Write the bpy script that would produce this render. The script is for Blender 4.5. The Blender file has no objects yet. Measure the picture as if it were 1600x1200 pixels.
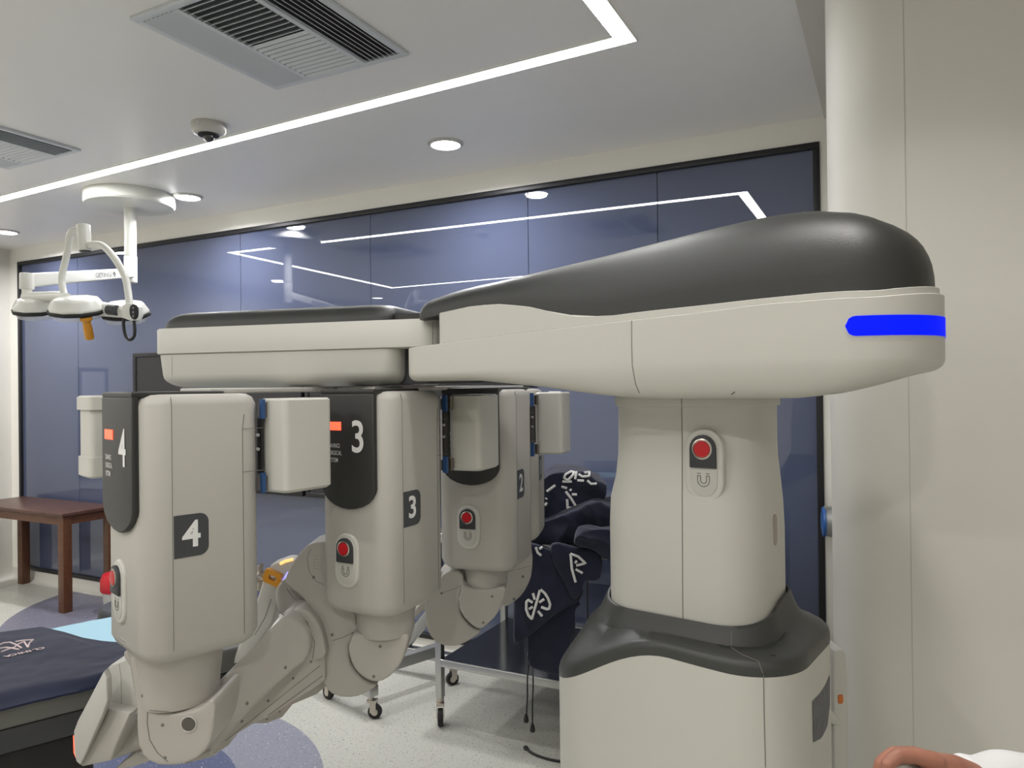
import bpy, bmesh, math, random
from mathutils import Vector, Matrix, noise
from mathutils.bvhtree import BVHTree
sc = bpy.context.scene
COL = sc.collection
# ------------------------------------------------------------------ camera
FPX = 1150.0
YAW = math.radians(27.08); ROLL = .012; PITCH = math.atan(5 / FPX)
CAM = Vector((0, 0, 1.5))
F0 = Vector((-math.sin(YAW), math.cos(YAW), 0)); R0 = Vector((math.cos(YAW), math.sin(YAW), 0)); U0 = Vector((0, 0, 1))
FW = F0 * math.cos(PITCH) + U0 * math.sin(PITCH)
UP = U0 * math.cos(PITCH) - F0 * math.sin(PITCH)
CR = R0 * math.cos(ROLL) - UP * math.sin(ROLL)
CU = R0 * math.sin(ROLL) + UP * math.cos(ROLL)
cd = bpy.data.cameras.new('camera'); cam = bpy.data.objects.new('camera', cd); COL.objects.link(cam)
cd.sensor_width = 36; cd.lens = FPX * 36 / 1600; cd.clip_start = .02
cam.matrix_world = Matrix(((CR.x, CU.x, -FW.x, CAM.x), (CR.y, CU.y, -FW.y, CAM.y), (CR.z, CU.z, -FW.z, CAM.z), (0, 0, 0, 1)))
sc.camera = cam
# ------------------------------------------------------------------ world, exposure, lights
sc.view_settings.view_transform = 'Standard'; sc.view_settings.look = 'None'
sc.view_settings.gamma = 1; sc.view_settings.use_curve_mapping = False
sc.view_settings.exposure = 0.40
wd = bpy.data.worlds.new('world'); sc.world = wd; wd.use_nodes = True
wd.node_tree.nodes['Background'].inputs[0].default_value = (.8, .82, .85, 1)
wd.node_tree.nodes['Background'].inputs[1].default_value = .3
sc.cycles.max_bounces = 8; sc.cycles.diffuse_bounces = 5; sc.cycles.glossy_bounces = 4
sc.cycles.sample_clamp_indirect = 6; sc.cycles.use_denoising = True
STRIP_E = 19.0; DOWN_E = 12.0; DOWN_W = 12.0
CEIL = 2.67; YB = 3.5; XL = -6.38
DOWNLIGHTS = [(-1.87, 2.99), (-3.73, 3.05), (-5.66, 3.07), (-5.75, 1.18), (-5.8, -.6), (-3.74, -.8), (-1.87, -.8), (.1, -.8), (1.9, -.8), (0, 1.25)]  # unseen ones added: row behind camera for fill, last for boom cover highlight

def area(loc, size, power, col=(1, .97, .93), shape='DISK', sy=None):
    l = bpy.data.lights.new('area', 'AREA'); l.shape = shape; l.size = size
    if sy: l.size_y = sy
    l.energy = power; l.color = col
    o = bpy.data.objects.new('area_light', l); o.location = loc; COL.objects.link(o); return o
for x, y in DOWNLIGHTS:
    a_ = area((x, y, CEIL - .022), .12, DOWN_W * (1.05 if y < 0 and x > -4 else .3 if x == 0 else 1), (.98, .97, 1) if y > 1.9 else (1, .97, .93)); a_.data.spread = math.radians(120 if x == 0 else 165)

def W(u, v, h=0.0): return R0 * u + F0 * v + Vector((0, 0, h))
def Pix(px, py, v): return CAM + (FW + CR * ((px - 800) / FPX) + CU * ((600 - py) / FPX)) * v
def ray(px, py): return (FW + CR * ((px - 800) / FPX) + CU * ((600 - py) / FPX)).normalized()
def onZ(px, py, z):
    d = ray(px, py); return CAM + d * ((z - CAM.z) / d.z)
def hgt(px, py, v): return Pix(px, py, v).z
def smooth(a, b, x):
    t = min(1, max(0, (x - a) / (b - a))); return t * t * (3 - 2 * t)
def interp(tab, x):
    if x <= tab[0][0]: return tab[0][1]
    for (x0, y0), (x1, y1) in zip(tab, tab[1:]):
        if x <= x1: return y0 + (y1 - y0) * (x - x0) / (x1 - x0)
    return tab[-1][1]

# ------------------------------------------------------------------ materials
def mat(name, col, rough=.5, metal=0, emit=0, ecol=None, bump=0, bscale=200, var=0, vscale=6, coat=0, spec=.5, trans=0, alpha=1, sheen=0):
    m = bpy.data.materials.new(name); m.use_nodes = True; nt = m.node_tree; b = nt.nodes['Principled BSDF']
    b.inputs['Base Color'].default_value = (*col, 1); b.inputs['Roughness'].default_value = rough
    b.inputs['Metallic'].default_value = metal; b.inputs['Coat Weight'].default_value = coat
    b.inputs['Specular IOR Level'].default_value = spec; b.inputs['Transmission Weight'].default_value = trans
    b.inputs['Alpha'].default_value = alpha; b.inputs['Sheen Weight'].default_value = sheen
    if emit:
        b.inputs['Emission Color'].default_value = (*(ecol or col), 1); b.inputs['Emission Strength'].default_value = emit
    tc = nt.nodes.new('ShaderNodeTexCoord')
    if var:
        n = nt.nodes.new('ShaderNodeTexNoise'); n.inputs['Scale'].default_value = vscale; n.inputs['Detail'].default_value = 4
        r = nt.nodes.new('ShaderNodeValToRGB')
        r.color_ramp.elements[0].position = .3; r.color_ramp.elements[1].position = .7
        r.color_ramp.elements[0].color = (*[c * (1 - var) for c in col], 1); r.color_ramp.elements[1].color = (*[min(1, c * (1 + var)) for c in col], 1)
        nt.links.new(tc.outputs['Object'], n.inputs['Vector']); nt.links.new(n.outputs[0], r.inputs[0]); nt.links.new(r.outputs[0], b.inputs['Base Color'])
    if bump:
        n = nt.nodes.new('ShaderNodeTexNoise'); n.inputs['Scale'].default_value = bscale; n.inputs['Detail'].default_value = 3
        bp = nt.nodes.new('ShaderNodeBump'); bp.inputs['Strength'].default_value = bump; bp.inputs['Distance'].default_value = .001
        nt.links.new(tc.outputs['Object'], n.inputs['Vector']); nt.links.new(n.outputs[0], bp.inputs['Height']); nt.links.new(bp.outputs[0], b.inputs['Normal'])
    return m
M = {}
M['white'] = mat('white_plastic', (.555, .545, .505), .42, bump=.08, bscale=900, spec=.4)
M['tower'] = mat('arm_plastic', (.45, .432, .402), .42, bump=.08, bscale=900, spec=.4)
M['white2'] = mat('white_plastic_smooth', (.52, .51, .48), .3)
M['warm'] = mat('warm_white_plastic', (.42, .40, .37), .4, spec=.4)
M['grey'] = mat('grey_textured_plastic', (.022, .023, .022), .4, bump=.5, bscale=700)
M['greyb'] = mat('grey_base_cover', (.045, .047, .045), .36, bump=.5, bscale=700)
M['seam'] = mat('seam_gap', (.17, .165, .15), .8)
M['dark'] = mat('dark_plastic', (.035, .037, .042), .45)
M['plate'] = mat('number_plate', (.05, .053, .06), .5)
M['print'] = mat('white_print', (.75, .75, .75), .5)
M['black'] = mat('black_plastic', (.008, .008, .009), .5)
M['rubber'] = mat('black_rubber', (.012, .012, .013), .7)
M['blueled'] = mat('blue_status_light', (.0, .001, .05), .7, emit=.85, ecol=(.001, .010, 1), spec=.1)
M['redled'] = mat('red_status_light', (.9, .1, .05), .4, emit=1.3, ecol=(1, .10, .045))
M['red'] = mat('red_button', (.5, .004, .012), .35)
M['chrome'] = mat('brushed_ring', (.55, .5, .45), .3, metal=1)
M['steel'] = mat('stainless_steel', (.50, .50, .49), .32, metal=1, bump=.1, bscale=60)
M['alu'] = mat('painted_aluminium', (.36, .365, .36), .4, metal=.5)
M['navy'] = mat('navy_cloth', (.007, .010, .030), .85, bump=.4, bscale=500, var=.25, vscale=9, sheen=.15)
M['navyb'] = mat('blue_drape', (.004, .008, .030), .9, bump=.4, bscale=400, var=.2, vscale=5, sheen=.1)
M['sheet'] = mat('light_blue_sheet', (.36, .58, .70), .85, bump=.3, bscale=80)
M['pad'] = mat('grey_mattress', (.12, .123, .115), .55, var=.1)
M['bluebracket'] = mat('blue_bracket', (.02, .07, .20), .4)
M['wall'] = mat('painted_wall', (.65, .635, .59), .5, bump=.05, bscale=40, var=.02, vscale=3)
M['ceil'] = mat('painted_ceiling', (.86, .855, .84), .36, var=.015, vscale=2, spec=.5)
M['vent'] = mat('vent_metal', (.62, .65, .69), .45)
M['wallb'] = mat('back_wall_light_wash', (.88, .86, .80), .5, bump=.05, bscale=40)  # wall paint lightened to stand in for the downlights' wash
M['void'] = mat('vent_void', (.07, .075, .085), .8)
M['strip'] = mat('light_strip', (1, 1, 1), .5, emit=STRIP_E, ecol=(1, .99, .97))
M['down'] = mat('downlight_lens', (1, 1, 1), .5, emit=DOWN_E, ecol=(.98, .97, 1))
M['frame'] = mat('black_frame', (.008, .008, .01), .4)
M['glass'] = mat('blue_back_painted_glass', (.084, .102, .172), .006, spec=1.0, coat=.0)
M['screen'] = mat('dark_screen', (.02, .02, .023), .25)
M['skin'] = mat('skin', (.36, .155, .105), .5, var=.12, vscale=40, bump=.3, bscale=300)
M['sleeve'] = mat('white_coat_cloth', (.72, .72, .73), .9, bump=.3, bscale=250)
M['yellow'] = mat('amber_plastic', (.62, .27, .02), .35)
M['lamp'] = mat('lamp_enamel', (.74, .745, .70), .3)
M['lens'] = mat('clear_lens', (.75, .78, .8), .12, alpha=.35)
M['orange'] = mat('orange_button', (.55, .15, .03), .5)

def wood():
    m = mat('dark_wood', (.10, .035, .015), .4); nt = m.node_tree; b = nt.nodes['Principled BSDF']
    tc = nt.nodes.new('ShaderNodeTexCoord'); mp = nt.nodes.new('ShaderNodeMapping'); mp.inputs['Scale'].default_value = (2, 14, 14)
    n = nt.nodes.new('ShaderNodeTexNoise'); n.inputs['Scale'].default_value = 3; n.inputs['Detail'].default_value = 6
    r = nt.nodes.new('ShaderNodeValToRGB'); r.color_ramp.elements[0].color = (.055, .018, .008, 1); r.color_ramp.elements[1].color = (.15, .062, .026, 1)
    nt.links.new(tc.outputs['Object'], mp.inputs[0]); nt.links.new(mp.outputs[0], n.inputs['Vector']); nt.links.new(n.outputs[0], r.inputs[0]); nt.links.new(r.outputs[0], b.inputs['Base Color'])
    return m
M['wood'] = wood()

def floor_mat():
    m = mat('speckled_vinyl', (.5, .5, .48), .35); nt = m.node_tree; b = nt.nodes['Principled BSDF']; L = nt.links
    tc = nt.nodes.new('ShaderNodeTexCoord')
    def circ(c, r):
        s = nt.nodes.new('ShaderNodeVectorMath'); s.operation = 'DISTANCE'; s.inputs[1].default_value = (*c, 0)
        L.new(tc.outputs['Object'], s.inputs[0])
        k = nt.nodes.new('ShaderNodeMath'); k.operation = 'LESS_THAN'; k.inputs[1].default_value = r; L.new(s.outputs['Value'], k.inputs[0]); return k.outputs[0]
    def mix(f, a, c):
        x = nt.nodes.new('ShaderNodeMix'); x.data_type = 'RGBA'
        L.new(f, x.inputs[0])
        if isinstance(a, tuple): x.inputs[6].default_value = (*a, 1)
        else: L.new(a, x.inputs[6])
        if isinstance(c, tuple): x.inputs[7].default_value = (*c, 1)
        else: L.new(c, x.inputs[7])
        return x.outputs[2]
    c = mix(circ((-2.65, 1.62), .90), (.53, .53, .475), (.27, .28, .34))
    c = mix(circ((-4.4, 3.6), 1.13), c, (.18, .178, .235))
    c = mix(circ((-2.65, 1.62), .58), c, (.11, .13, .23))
    def speck(scale, th, col, c):
        v = nt.nodes.new('ShaderNodeTexNoise'); v.inputs['Scale'].default_value = scale; v.inputs['Detail'].default_value = 1
        L.new(tc.outputs['Object'], v.inputs['Vector'])
        k = nt.nodes.new('ShaderNodeMath'); k.operation = 'GREATER_THAN'; k.inputs[1].default_value = th; L.new(v.outputs[0], k.inputs[0])
        return mix(k.outputs[0], c, col)
    c = speck(105, .69, (.10, .10, .11), c)
    c = speck(85, .68, (.30, .31, .33), c)
    c = speck(95, .71, (.7, .7, .66), c)
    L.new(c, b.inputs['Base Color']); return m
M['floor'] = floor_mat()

# ------------------------------------------------------------------ mesh builder
ORG = {}
class MB:
    def __init__(s): s.v = []; s.f = []; s.m = []
    def add(s, vs, fs, mi=0):
        o = len(s.v); s.v += [Vector(p) for p in vs]
        for f in fs: s.f.append([i + o for i in f]); s.m.append(mi)
    def box(s, c, ex, ey, ez, hx, hy, hz, mi=0):
        c = Vector(c); vs = [c + ex * (a * hx) + ey * (b * hy) + ez * (d * hz) for a in (-1, 1) for b in (-1, 1) for d in (-1, 1)]
        s.add(vs, [(0, 1, 3, 2), (4, 6, 7, 5), (0, 4, 5, 1), (2, 3, 7, 6), (0, 2, 6, 4), (1, 5, 7, 3)], mi)
    def abox(s, x0, x1, y0, y1, z0, z1, mi=0):
        s.box(((x0 + x1) / 2, (y0 + y1) / 2, (z0 + z1) / 2), Vector((1, 0, 0)), Vector((0, 1, 0)), Vector((0, 0, 1)), (x1 - x0) / 2, (y1 - y0) / 2, (z1 - z0) / 2, mi)
    def loft(s, rings, cap0=True, cap1=True, mi=0, closed=True):
        n = len(rings[0]); vs = [p for r in rings for p in r]; fs = []
        for k in range(len(rings) - 1):
            for i in range(n if closed else n - 1):
                j = (i + 1) % n; fs.append((k * n + i, k * n + j, (k + 1) * n + j, (k + 1) * n + i))
        if cap0: fs.append(tuple(reversed(range(n))))
        if cap1: fs.append(tuple((len(rings) - 1) * n + i for i in range(n)))
        s.add(vs, fs, mi)
    def tube(s, path, r, n=10, mi=0, cap=True):
        path = [Vector(p) for p in path]; rs = r if isinstance(r, (list, tuple)) else [r] * len(path); rings = []; ref = None
        for i, p in enumerate(path):
            t = (path[min(i + 1, len(path) - 1)] - path[max(i - 1, 0)]).normalized()
            if ref is None: ref = t.orthogonal().normalized()
            ref = (ref - t * ref.dot(t)); ref = ref.normalized() if ref.length > 1e-6 else t.orthogonal().normalized()
            q = t.cross(ref)
            rings.append([p + (ref * math.cos(2 * math.pi * k / n) + q * math.sin(2 * math.pi * k / n)) * rs[i] for k in range(n)])
        s.loft(rings, cap, cap, mi)
    def cyl(s, a, b, r, n=24, mi=0, bev=0):
        a = Vector(a); b = Vector(b); d = (b - a); L = d.length; d.normalize()
        if bev:
            s.tube([a, a + d * bev * .3, a + d * bev, b - d * bev, b - d * bev * .3, b], [r - bev, r - bev * .3, r, r, r - bev * .3, r - bev], n, mi)
        else: s.tube([a, b], r, n, mi)
    def sphere(s, c, rx, ry=None, rz=None, ex=None, ey=None, ez=None, n=20, mi=0):
        ry = ry or rx; rz = rz or rx; ex = ex or Vector((1, 0, 0)); ey = ey or Vector((0, 1, 0)); ez = ez or Vector((0, 0, 1)); c = Vector(c)
        rings = []
        for k in range(1, n // 2):
            a = math.pi * k / (n // 2); rings.append([c - ez * rz * math.cos(a) + (ex * rx * math.cos(2 * math.pi * i / n) + ey * ry * math.sin(2 * math.pi * i / n)) * math.sin(a) for i in range(n)])
        s.loft(rings, True, True, mi)
    def lathe(s, c, ax, prof, n=32, mi=0, cap=True):
        ax = Vector(ax).normalized(); e = ax.orthogonal().normalized(); q = ax.cross(e); c = Vector(c)
        s.loft([[c + ax * z + (e * math.cos(2 * math.pi * i / n) + q * math.sin(2 * math.pi * i / n)) * r for i in range(n)] for r, z in prof], cap, cap, mi)
    def prism(s, pts, ext, mi=0, bev=0, seg=5):
        pts = [Vector(p) for p in pts]; ext = Vector(ext); n = len(pts)
        if not bev: s.loft([pts, [p + ext for p in pts]], mi=mi); return
        nrm = ext.normalized(); ins = []
        area = Vector()
        for i in range(n): area += pts[i].cross(pts[(i + 1) % n])
        sg = 1 if area.dot(nrm) > 0 else -1
        for i in range(n):
            a = (pts[i] - pts[i - 1]).normalized(); b = (pts[(i + 1) % n] - pts[i]).normalized()
            na = nrm.cross(a) * sg; nb = nrm.cross(b) * sg; m = na + nb
            if m.length < .3: m = na
            m.normalize(); ins.append(m / max(.55, m.dot(na)))
        rings = []; L = ext.length
        for k in range(seg + 1):
            t = math.pi / 2 * k / seg; rings.append([pts[i] + ins[i] * bev * (1 - math.sin(t)) + nrm * bev * (1 - math.cos(t)) for i in range(n)])
        for k in range(seg + 1):
            t = math.pi / 2 * (1 - k / seg); rings.append([pts[i] + ins[i] * bev * (1 - math.sin(t)) + nrm * (L - bev * (1 - math.cos(t))) for i in range(n)])
        s.loft(rings, mi=mi)
    def build(s, name, mats, parent=None, bevel=0, bseg=3, smooth_a=40, remesh=None, sm=8, fn=None, origin=None):
        if not isinstance(mats, (list, tuple)): mats = [mats]
        mats = [M[m] if isinstance(m, str) else m for m in mats]
        lo = Vector((min(p[i] for p in s.v) for i in range(3))); hi = Vector((max(p[i] for p in s.v) for i in range(3)))
        o_ = Vector(origin) if origin is not None else Vector(((lo.x + hi.x) / 2, (lo.y + hi.y) / 2, lo.z))
        me = bpy.data.meshes.new(name); me.from_pydata([p - o_ for p in s.v], [], s.f)
        for m in mats: me.materials.append(m)
        for p, mi in zip(me.polygons, s.m): p.material_index = mi
        bm = bmesh.new(); bm.from_mesh(me); bmesh.ops.recalc_face_normals(bm, faces=bm.faces); bm.to_mesh(me); bm.free()
        ob = bpy.data.objects.new(name, me); COL.objects.link(ob)
        if bevel:
            md = ob.modifiers.new('b', 'BEVEL'); md.width = bevel; md.segments = bseg; md.limit_method = 'ANGLE'; md.angle_limit = math.radians(35)
        if remesh:
            md = ob.modifiers.new('r', 'REMESH'); md.mode = 'VOXEL'; md.voxel_size = remesh
            md = ob.modifiers.new('s', 'SMOOTH'); md.factor = .6; md.iterations = sm
        if bevel or remesh:
            dg = bpy.context.evaluated_depsgraph_get(); nm = bpy.data.meshes.new_from_object(ob.evaluated_get(dg)); ob.modifiers.clear(); ob.data = nm; me = nm; me.name = name
            if remesh:
                me.materials.clear()
                for m in mats: me.materials.append(m)
        if fn:
            for v in me.vertices: v.co = fn(v.co + o_) - o_
        for p in me.polygons: p.use_smooth = True
        if not remesh and smooth_a < 180: me.set_sharp_from_angle(angle=math.radians(smooth_a))
        me.update()
        if parent is not None:
            ob.parent = parent; ob.location = o_ - ORG[parent.name]
        else: ob.location = o_
        ORG[ob.name] = o_.copy()
        return ob

def tag(o, label=None, cat=None, group=None, kind=None):
    if label: o['label'] = label
    if cat: o['category'] = cat
    if group: o['group'] = group
    if kind: o['kind'] = kind
    return o
def empty(name, loc, label=None, cat=None, group=None):
    o = bpy.data.objects.new(name, None); COL.objects.link(o); o.location = loc; o.empty_display_size = .05
    ORG[o.name] = Vector(loc); return tag(o, label, cat, group)
class Surf:
    def __init__(s, *obs):
        vs = []; fs = []
        for ob in obs:
            o = ORG[ob.name]; k = len(vs); vs += [v.co + o for v in ob.data.vertices]; fs += [[i + k for i in p.vertices] for p in ob.data.polygons]
        s.t = BVHTree.FromPolygons(vs, fs)
    def px(s, x, y):
        d = ray(x, y); h = s.t.ray_cast(CAM, d)
        if h[0] is None: return None, None
        n = h[1]; n = n if n.dot(d) < 0 else -n
        return h[0], n
def decal_line(mb, surf, pts, r, mi=0, sub=6, lift=0, n=6):
    run = []
    for (a, b) in zip(pts, pts[1:]):
        for k in range(sub):
            t = k / sub; p, nn = surf.px(a[0] + (b[0] - a[0]) * t, a[1] + (b[1] - a[1]) * t)
            if p is not None: run.append(p + nn * lift)
    p, nn = surf.px(*pts[-1])
    if p is not None: run.append(p + nn * lift)
    out = [[]]
    for q in run:
        if out[-1] and (q - out[-1][-1]).length > .12: out.append([])
        if not out[-1] or (q - out[-1][-1]).length > 1e-4: out[-1].append(q)
    for o in out:
        if len(o) > 1: mb.tube(o, r, n, mi)
def text_mesh(mb, txt, c, ex, ey, size, depth=.0006, mi=0, align='CENTER', bold=0, sx=1):
    cu = bpy.data.curves.new('t', 'FONT'); cu.body = txt; cu.size = 1; cu.align_x = align; cu.align_y = 'CENTER'; cu.offset = bold; cu.resolution_u = 5
    ob = bpy.data.objects.new('t', cu); COL.objects.link(ob)
    dg = bpy.context.evaluated_depsgraph_get(); me = bpy.data.meshes.new_from_object(ob.evaluated_get(dg))
    ex = Vector(ex).normalized(); ey = Vector(ey).normalized(); nz = ex.cross(ey); c = Vector(c)
    vs = [c + ex * (v.co.x * size * sx) + ey * (v.co.y * size) + nz * depth for v in me.vertices]
    mb.add(vs, [tuple(p.vertices) for p in me.polygons], mi)
    bpy.data.objects.remove(ob); bpy.data.curves.remove(cu); bpy.data.meshes.remove(me)
X_, Y_, Z_ = Vector((1, 0, 0)), Vector((0, 1, 0)), Vector((0, 0, 1))
def rrect(c, ex, ey, hx, hy, r, n=8, z=0):
    out = []; c = Vector(c); r = min(r, hx - 1e-4, hy - 1e-4)
    for (sx, sy, a0) in ((1, 1, 0), (-1, 1, 90), (-1, -1, 180), (1, -1, 270)):
        for k in range(n + 1):
            a = math.radians(a0 + 90 * k / n)
            out.append(c + ex * (sx * (hx - r) + r * math.cos(a)) + ey * (sy * (hy - r) + r * math.sin(a)) + Vector((0, 0, z)))
    return out
def dens(ring, n):
    """adds points along the four straight runs of an rrect ring"""
    q = len(ring) // 4; out = []
    for k in range(4):
        seg = ring[k * q:(k + 1) * q]; nx = ring[((k + 1) * q) % len(ring)]; out += seg
        out += [seg[-1].lerp(nx, i / n) for i in range(1, n)]
    return out
def px_prism(mb, pts, v, thick, tilt=(0, 0), bev=0, mi=0, seg=4):
    x0 = sum(p[0] for p in pts) / len(pts); y0 = sum(p[1] for p in pts) / len(pts)
    P = [Pix(x, y, v + tilt[0] * (x - x0) + tilt[1] * (y - y0)) for x, y in pts]
    mb.prism(P, F0 * thick, mi, bev, seg)
def catmull(pts, k=4):
    n = len(pts); out = []
    for i in range(n):
        p0, p1, p2, p3 = [pts[(i + j) % n] for j in (-1, 0, 1, 2)]
        for q in range(k):
            t = q / k
            out.append(tuple(.5 * ((2 * p1[a]) + (-p0[a] + p2[a]) * t + (2 * p0[a] - 5 * p1[a] + 4 * p2[a] - p3[a]) * t * t + (-p0[a] + 3 * p1[a] - 3 * p2[a] + p3[a]) * t ** 3) for a in range(2)))
    return out
# ================================================================== ROOM
XR = 2.6; YF = -2.2
def struct(o): o['kind'] = 'structure'; return o
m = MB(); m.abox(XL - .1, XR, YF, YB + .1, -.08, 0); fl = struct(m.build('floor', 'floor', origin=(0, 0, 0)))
m = MB(); m.abox(XL - .1, XR, YF, YB + .1, CEIL, CEIL + .1); struct(m.build('ceiling', 'ceil', origin=(0, 0, CEIL)))
m = MB(); m.abox(XL - .1, XR, YB + .03, YB + .15, 0, CEIL)                     # wall behind, with a recess the glass sits in
m.abox(XL, XR, YB - .01, YB + .03, 2.56, CEIL); m.abox(XL, -6.262, YB - .01, YB + .03, 0, 2.56); m.abox(-.255, XR, YB - .01, YB + .03, 0, 2.56); m.abox(-6.262, -.255, YB - .01, YB + .03, 0, .085)
struct(m.build('wall_back', 'wallb'))
m = MB(); m.abox(XL - .1, XL, YF, YB + .03, 0, CEIL); struct(m.build('wall_left', 'wall'))
m = MB(); m.abox(XL - .1, XR, YF - .1, YF, 0, CEIL); struct(m.build('wall_front', 'wall'))
# right return wall with a rounded corner, facing the glass cladding's viewer
m = MB()
cx, cy, r = -.145 + .14, 2.10 + .14, .14
ring = [(-.145, 3.49)] + [(cx - r * math.cos(a), cy - r * math.sin(a)) for a in [math.radians(9 * k) for k in range(11)]] + [(XR, 2.10), (XR, 3.49)]
m.loft([[Vector((x, y, z)) for x, y in ring] for z in (0, CEIL)])
wr = m.build('wall_right', 'wall', smooth_a=30); struct(wr)
m = MB()
for x in (.045, 1.245, 2.1): m.abox(x - .0005, x + .0005, 2.0992, 2.101, 0, CEIL)
struct(m.build('trim_4', mat('wall_joint', (.40, .385, .36), .6)))
m = MB(); m.abox(XR - .02, XR + .1, YF, YB, 0, CEIL); struct(m.build('wall_side', 'wall'))
# ceiling margin along the right wall
m = MB(); m.abox(-.235, XR, YF, 3.49, CEIL - .012, CEIL); struct(m.build('trim_5', 'wall'))
# baseboard coving
for nm, pts in (('baseboard_back', ((XL, YB - .01, 0, -1), (-.18, YB - .01, 0, -1))), ('baseboard_left', ((XL, YF, 1, 0), (XL, YB - .01, 1, 0)))):
    m = MB(); (x0, y0, nx, ny), (x1, y1, _, _) = pts; rings = []
    prof = [(0, 0), (.06, 0), (.028, .006), (.010, .024), (.004, .05), (.003, .085), (0, .085)]
    rings = [[Vector((x + nx * a, y + ny * a, z + .0005)) for a, z in prof] for x, y in ((x0, y0), (x1, y1))]
    m.loft(rings); struct(m.build(nm, M['wall'], smooth_a=60))
# glass cladding: one window-like wall of back-painted panels in a black frame
GX = [-6.262, -5.51, -3.785, -2.72, -1.683, -.986, -.255]
wn = empty('window_1', ((GX[0] + GX[-1]) / 2, YB, .085)); wn['kind'] = 'structure'
m = MB(); x0, x1, z0, z1 = GX[0], GX[-1], .085, 2.56
for a in ((x0, x1, z0, z0 + .028), (x0, x1, z1 - .028, z1), (x0, x0 + .028, z0 + .028, z1 - .028), (x1 - .028, x1, z0 + .028, z1 - .028)):
    m.abox(a[0], a[1], YB - .022, YB + .03, a[2], a[3])
m.build('window_frame', 'frame', wn, bevel=.003)
for i in range(6):
    m = MB(); a = GX[i] + (.028 if i == 0 else .0018); b = GX[i + 1] - (.028 if i == 5 else .0018)
    m.abox(a, b, YB, YB + .012, z0 + .028, z1 - .028); m.build('pane', 'glass', wn)
# window hatch on the left wall (seen mirrored in the glass)
wn = empty('window_2', (XL, 2.78, .75)); wn['kind'] = 'structure'
m = MB()
for (y0, y1, za, zb) in ((2.68, 2.95, .74, .76), (2.68, 2.95, 1.70, 1.72), (2.68, 2.70, .76, 1.70), (2.93, 2.95, .76, 1.70)): m.abox(XL, XL + .02, y0, y1, za, zb)
m.build('window_frame', mat('window_frame_grey', (.25, .26, .28), .4), wn)
m = MB(); m.abox(XL, XL + .008, 2.70, 2.93, .76, 1.70); m.build('pane', mat('frosted_pane', (.75, .72, .8), .3), wn)

# ---- light strip: one rectangular loop recessed in the ceiling
ls = empty('ceiling_light_strip', (-2.85, 1.2, CEIL), 'long white rectangular loop of light strip set in the grey ceiling', 'light strip')
LC = [Vector(p) for p in ((-4.95, 2.575, 0), (-.742, 2.405, 0), (-.742, .02, 0), (-5.12, .03, 0))]; w = .062
def inset_loop(d):
    o = []
    for i in range(4):
        a, b, c = LC[i - 1], LC[i], LC[(i + 1) % 4]; e1 = (b - a).normalized(); e2 = (c - b).normalized()
        n1 = e1.cross(Z_); n2 = e2.cross(Z_); m_ = (n1 + n2).normalized(); o.append(b + m_ * (d / m_.dot(n1)))
    return o
def loop_band(name, d0, d1, z0, z1, mt, par):
    a, b = inset_loop(d0), inset_loop(d1); m = MB(); V = lambda L_, z: [p + Z_ * z for p in L_]
    rs = [V(a, z1), V(a, z0), V(b, z0), V(b, z1), V(a, z1)]
    m.loft(rs, False, False); return m.build(name, mt, par, smooth_a=20)
loop_band('diffuser', 0, w, CEIL - .005, CEIL, 'strip', ls)
loop_band('edge_trim', -.004, 0, CEIL - .007, CEIL, 'ceil', ls); loop_band('edge_trim', w, w + .004, CEIL - .007, CEIL, 'ceil', ls)
# ---- downlights
dl_lab = {0: 'round recessed ceiling downlight right of the dome camera, nearest the top centre', 1: 'round recessed ceiling downlight touching the right rim of the surgical lamp canopy', 2: 'round recessed ceiling downlight at the far left edge of the picture'}
dl0 = None
for i, (x, y) in enumerate(DOWNLIGHTS):
    if i in (0, 1, 2): lab, grp = dl_lab[i], 'round downlights in the ceiling'
    elif i in (3, 4): lab, grp = 'round downlight near the left wall, seen only mirrored in the glass', 'downlights mirrored in the glass'
    else: lab, grp = 'unseen round downlight added out of view to light the robot', 'unseen downlights added for fill and highlight'
    t = empty('ceiling_downlight', (x, y, CEIL), lab, 'downlight', grp)
    m = MB(); m.lathe((x, y, CEIL), (0, 0, -1), [(.086, 0), (.086, .003), (.078, .009), (.072, .012), (.070, .012), (.070, .0)], 40, cap=False); m.build('trim_ring', 'white2', t)
    m = MB(); m.lathe((x, y, CEIL), (0, 0, -1), [(.0705, .004), (.0705, .010), (.03, .0105)], 40); m.build('lens', 'down', t)

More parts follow.
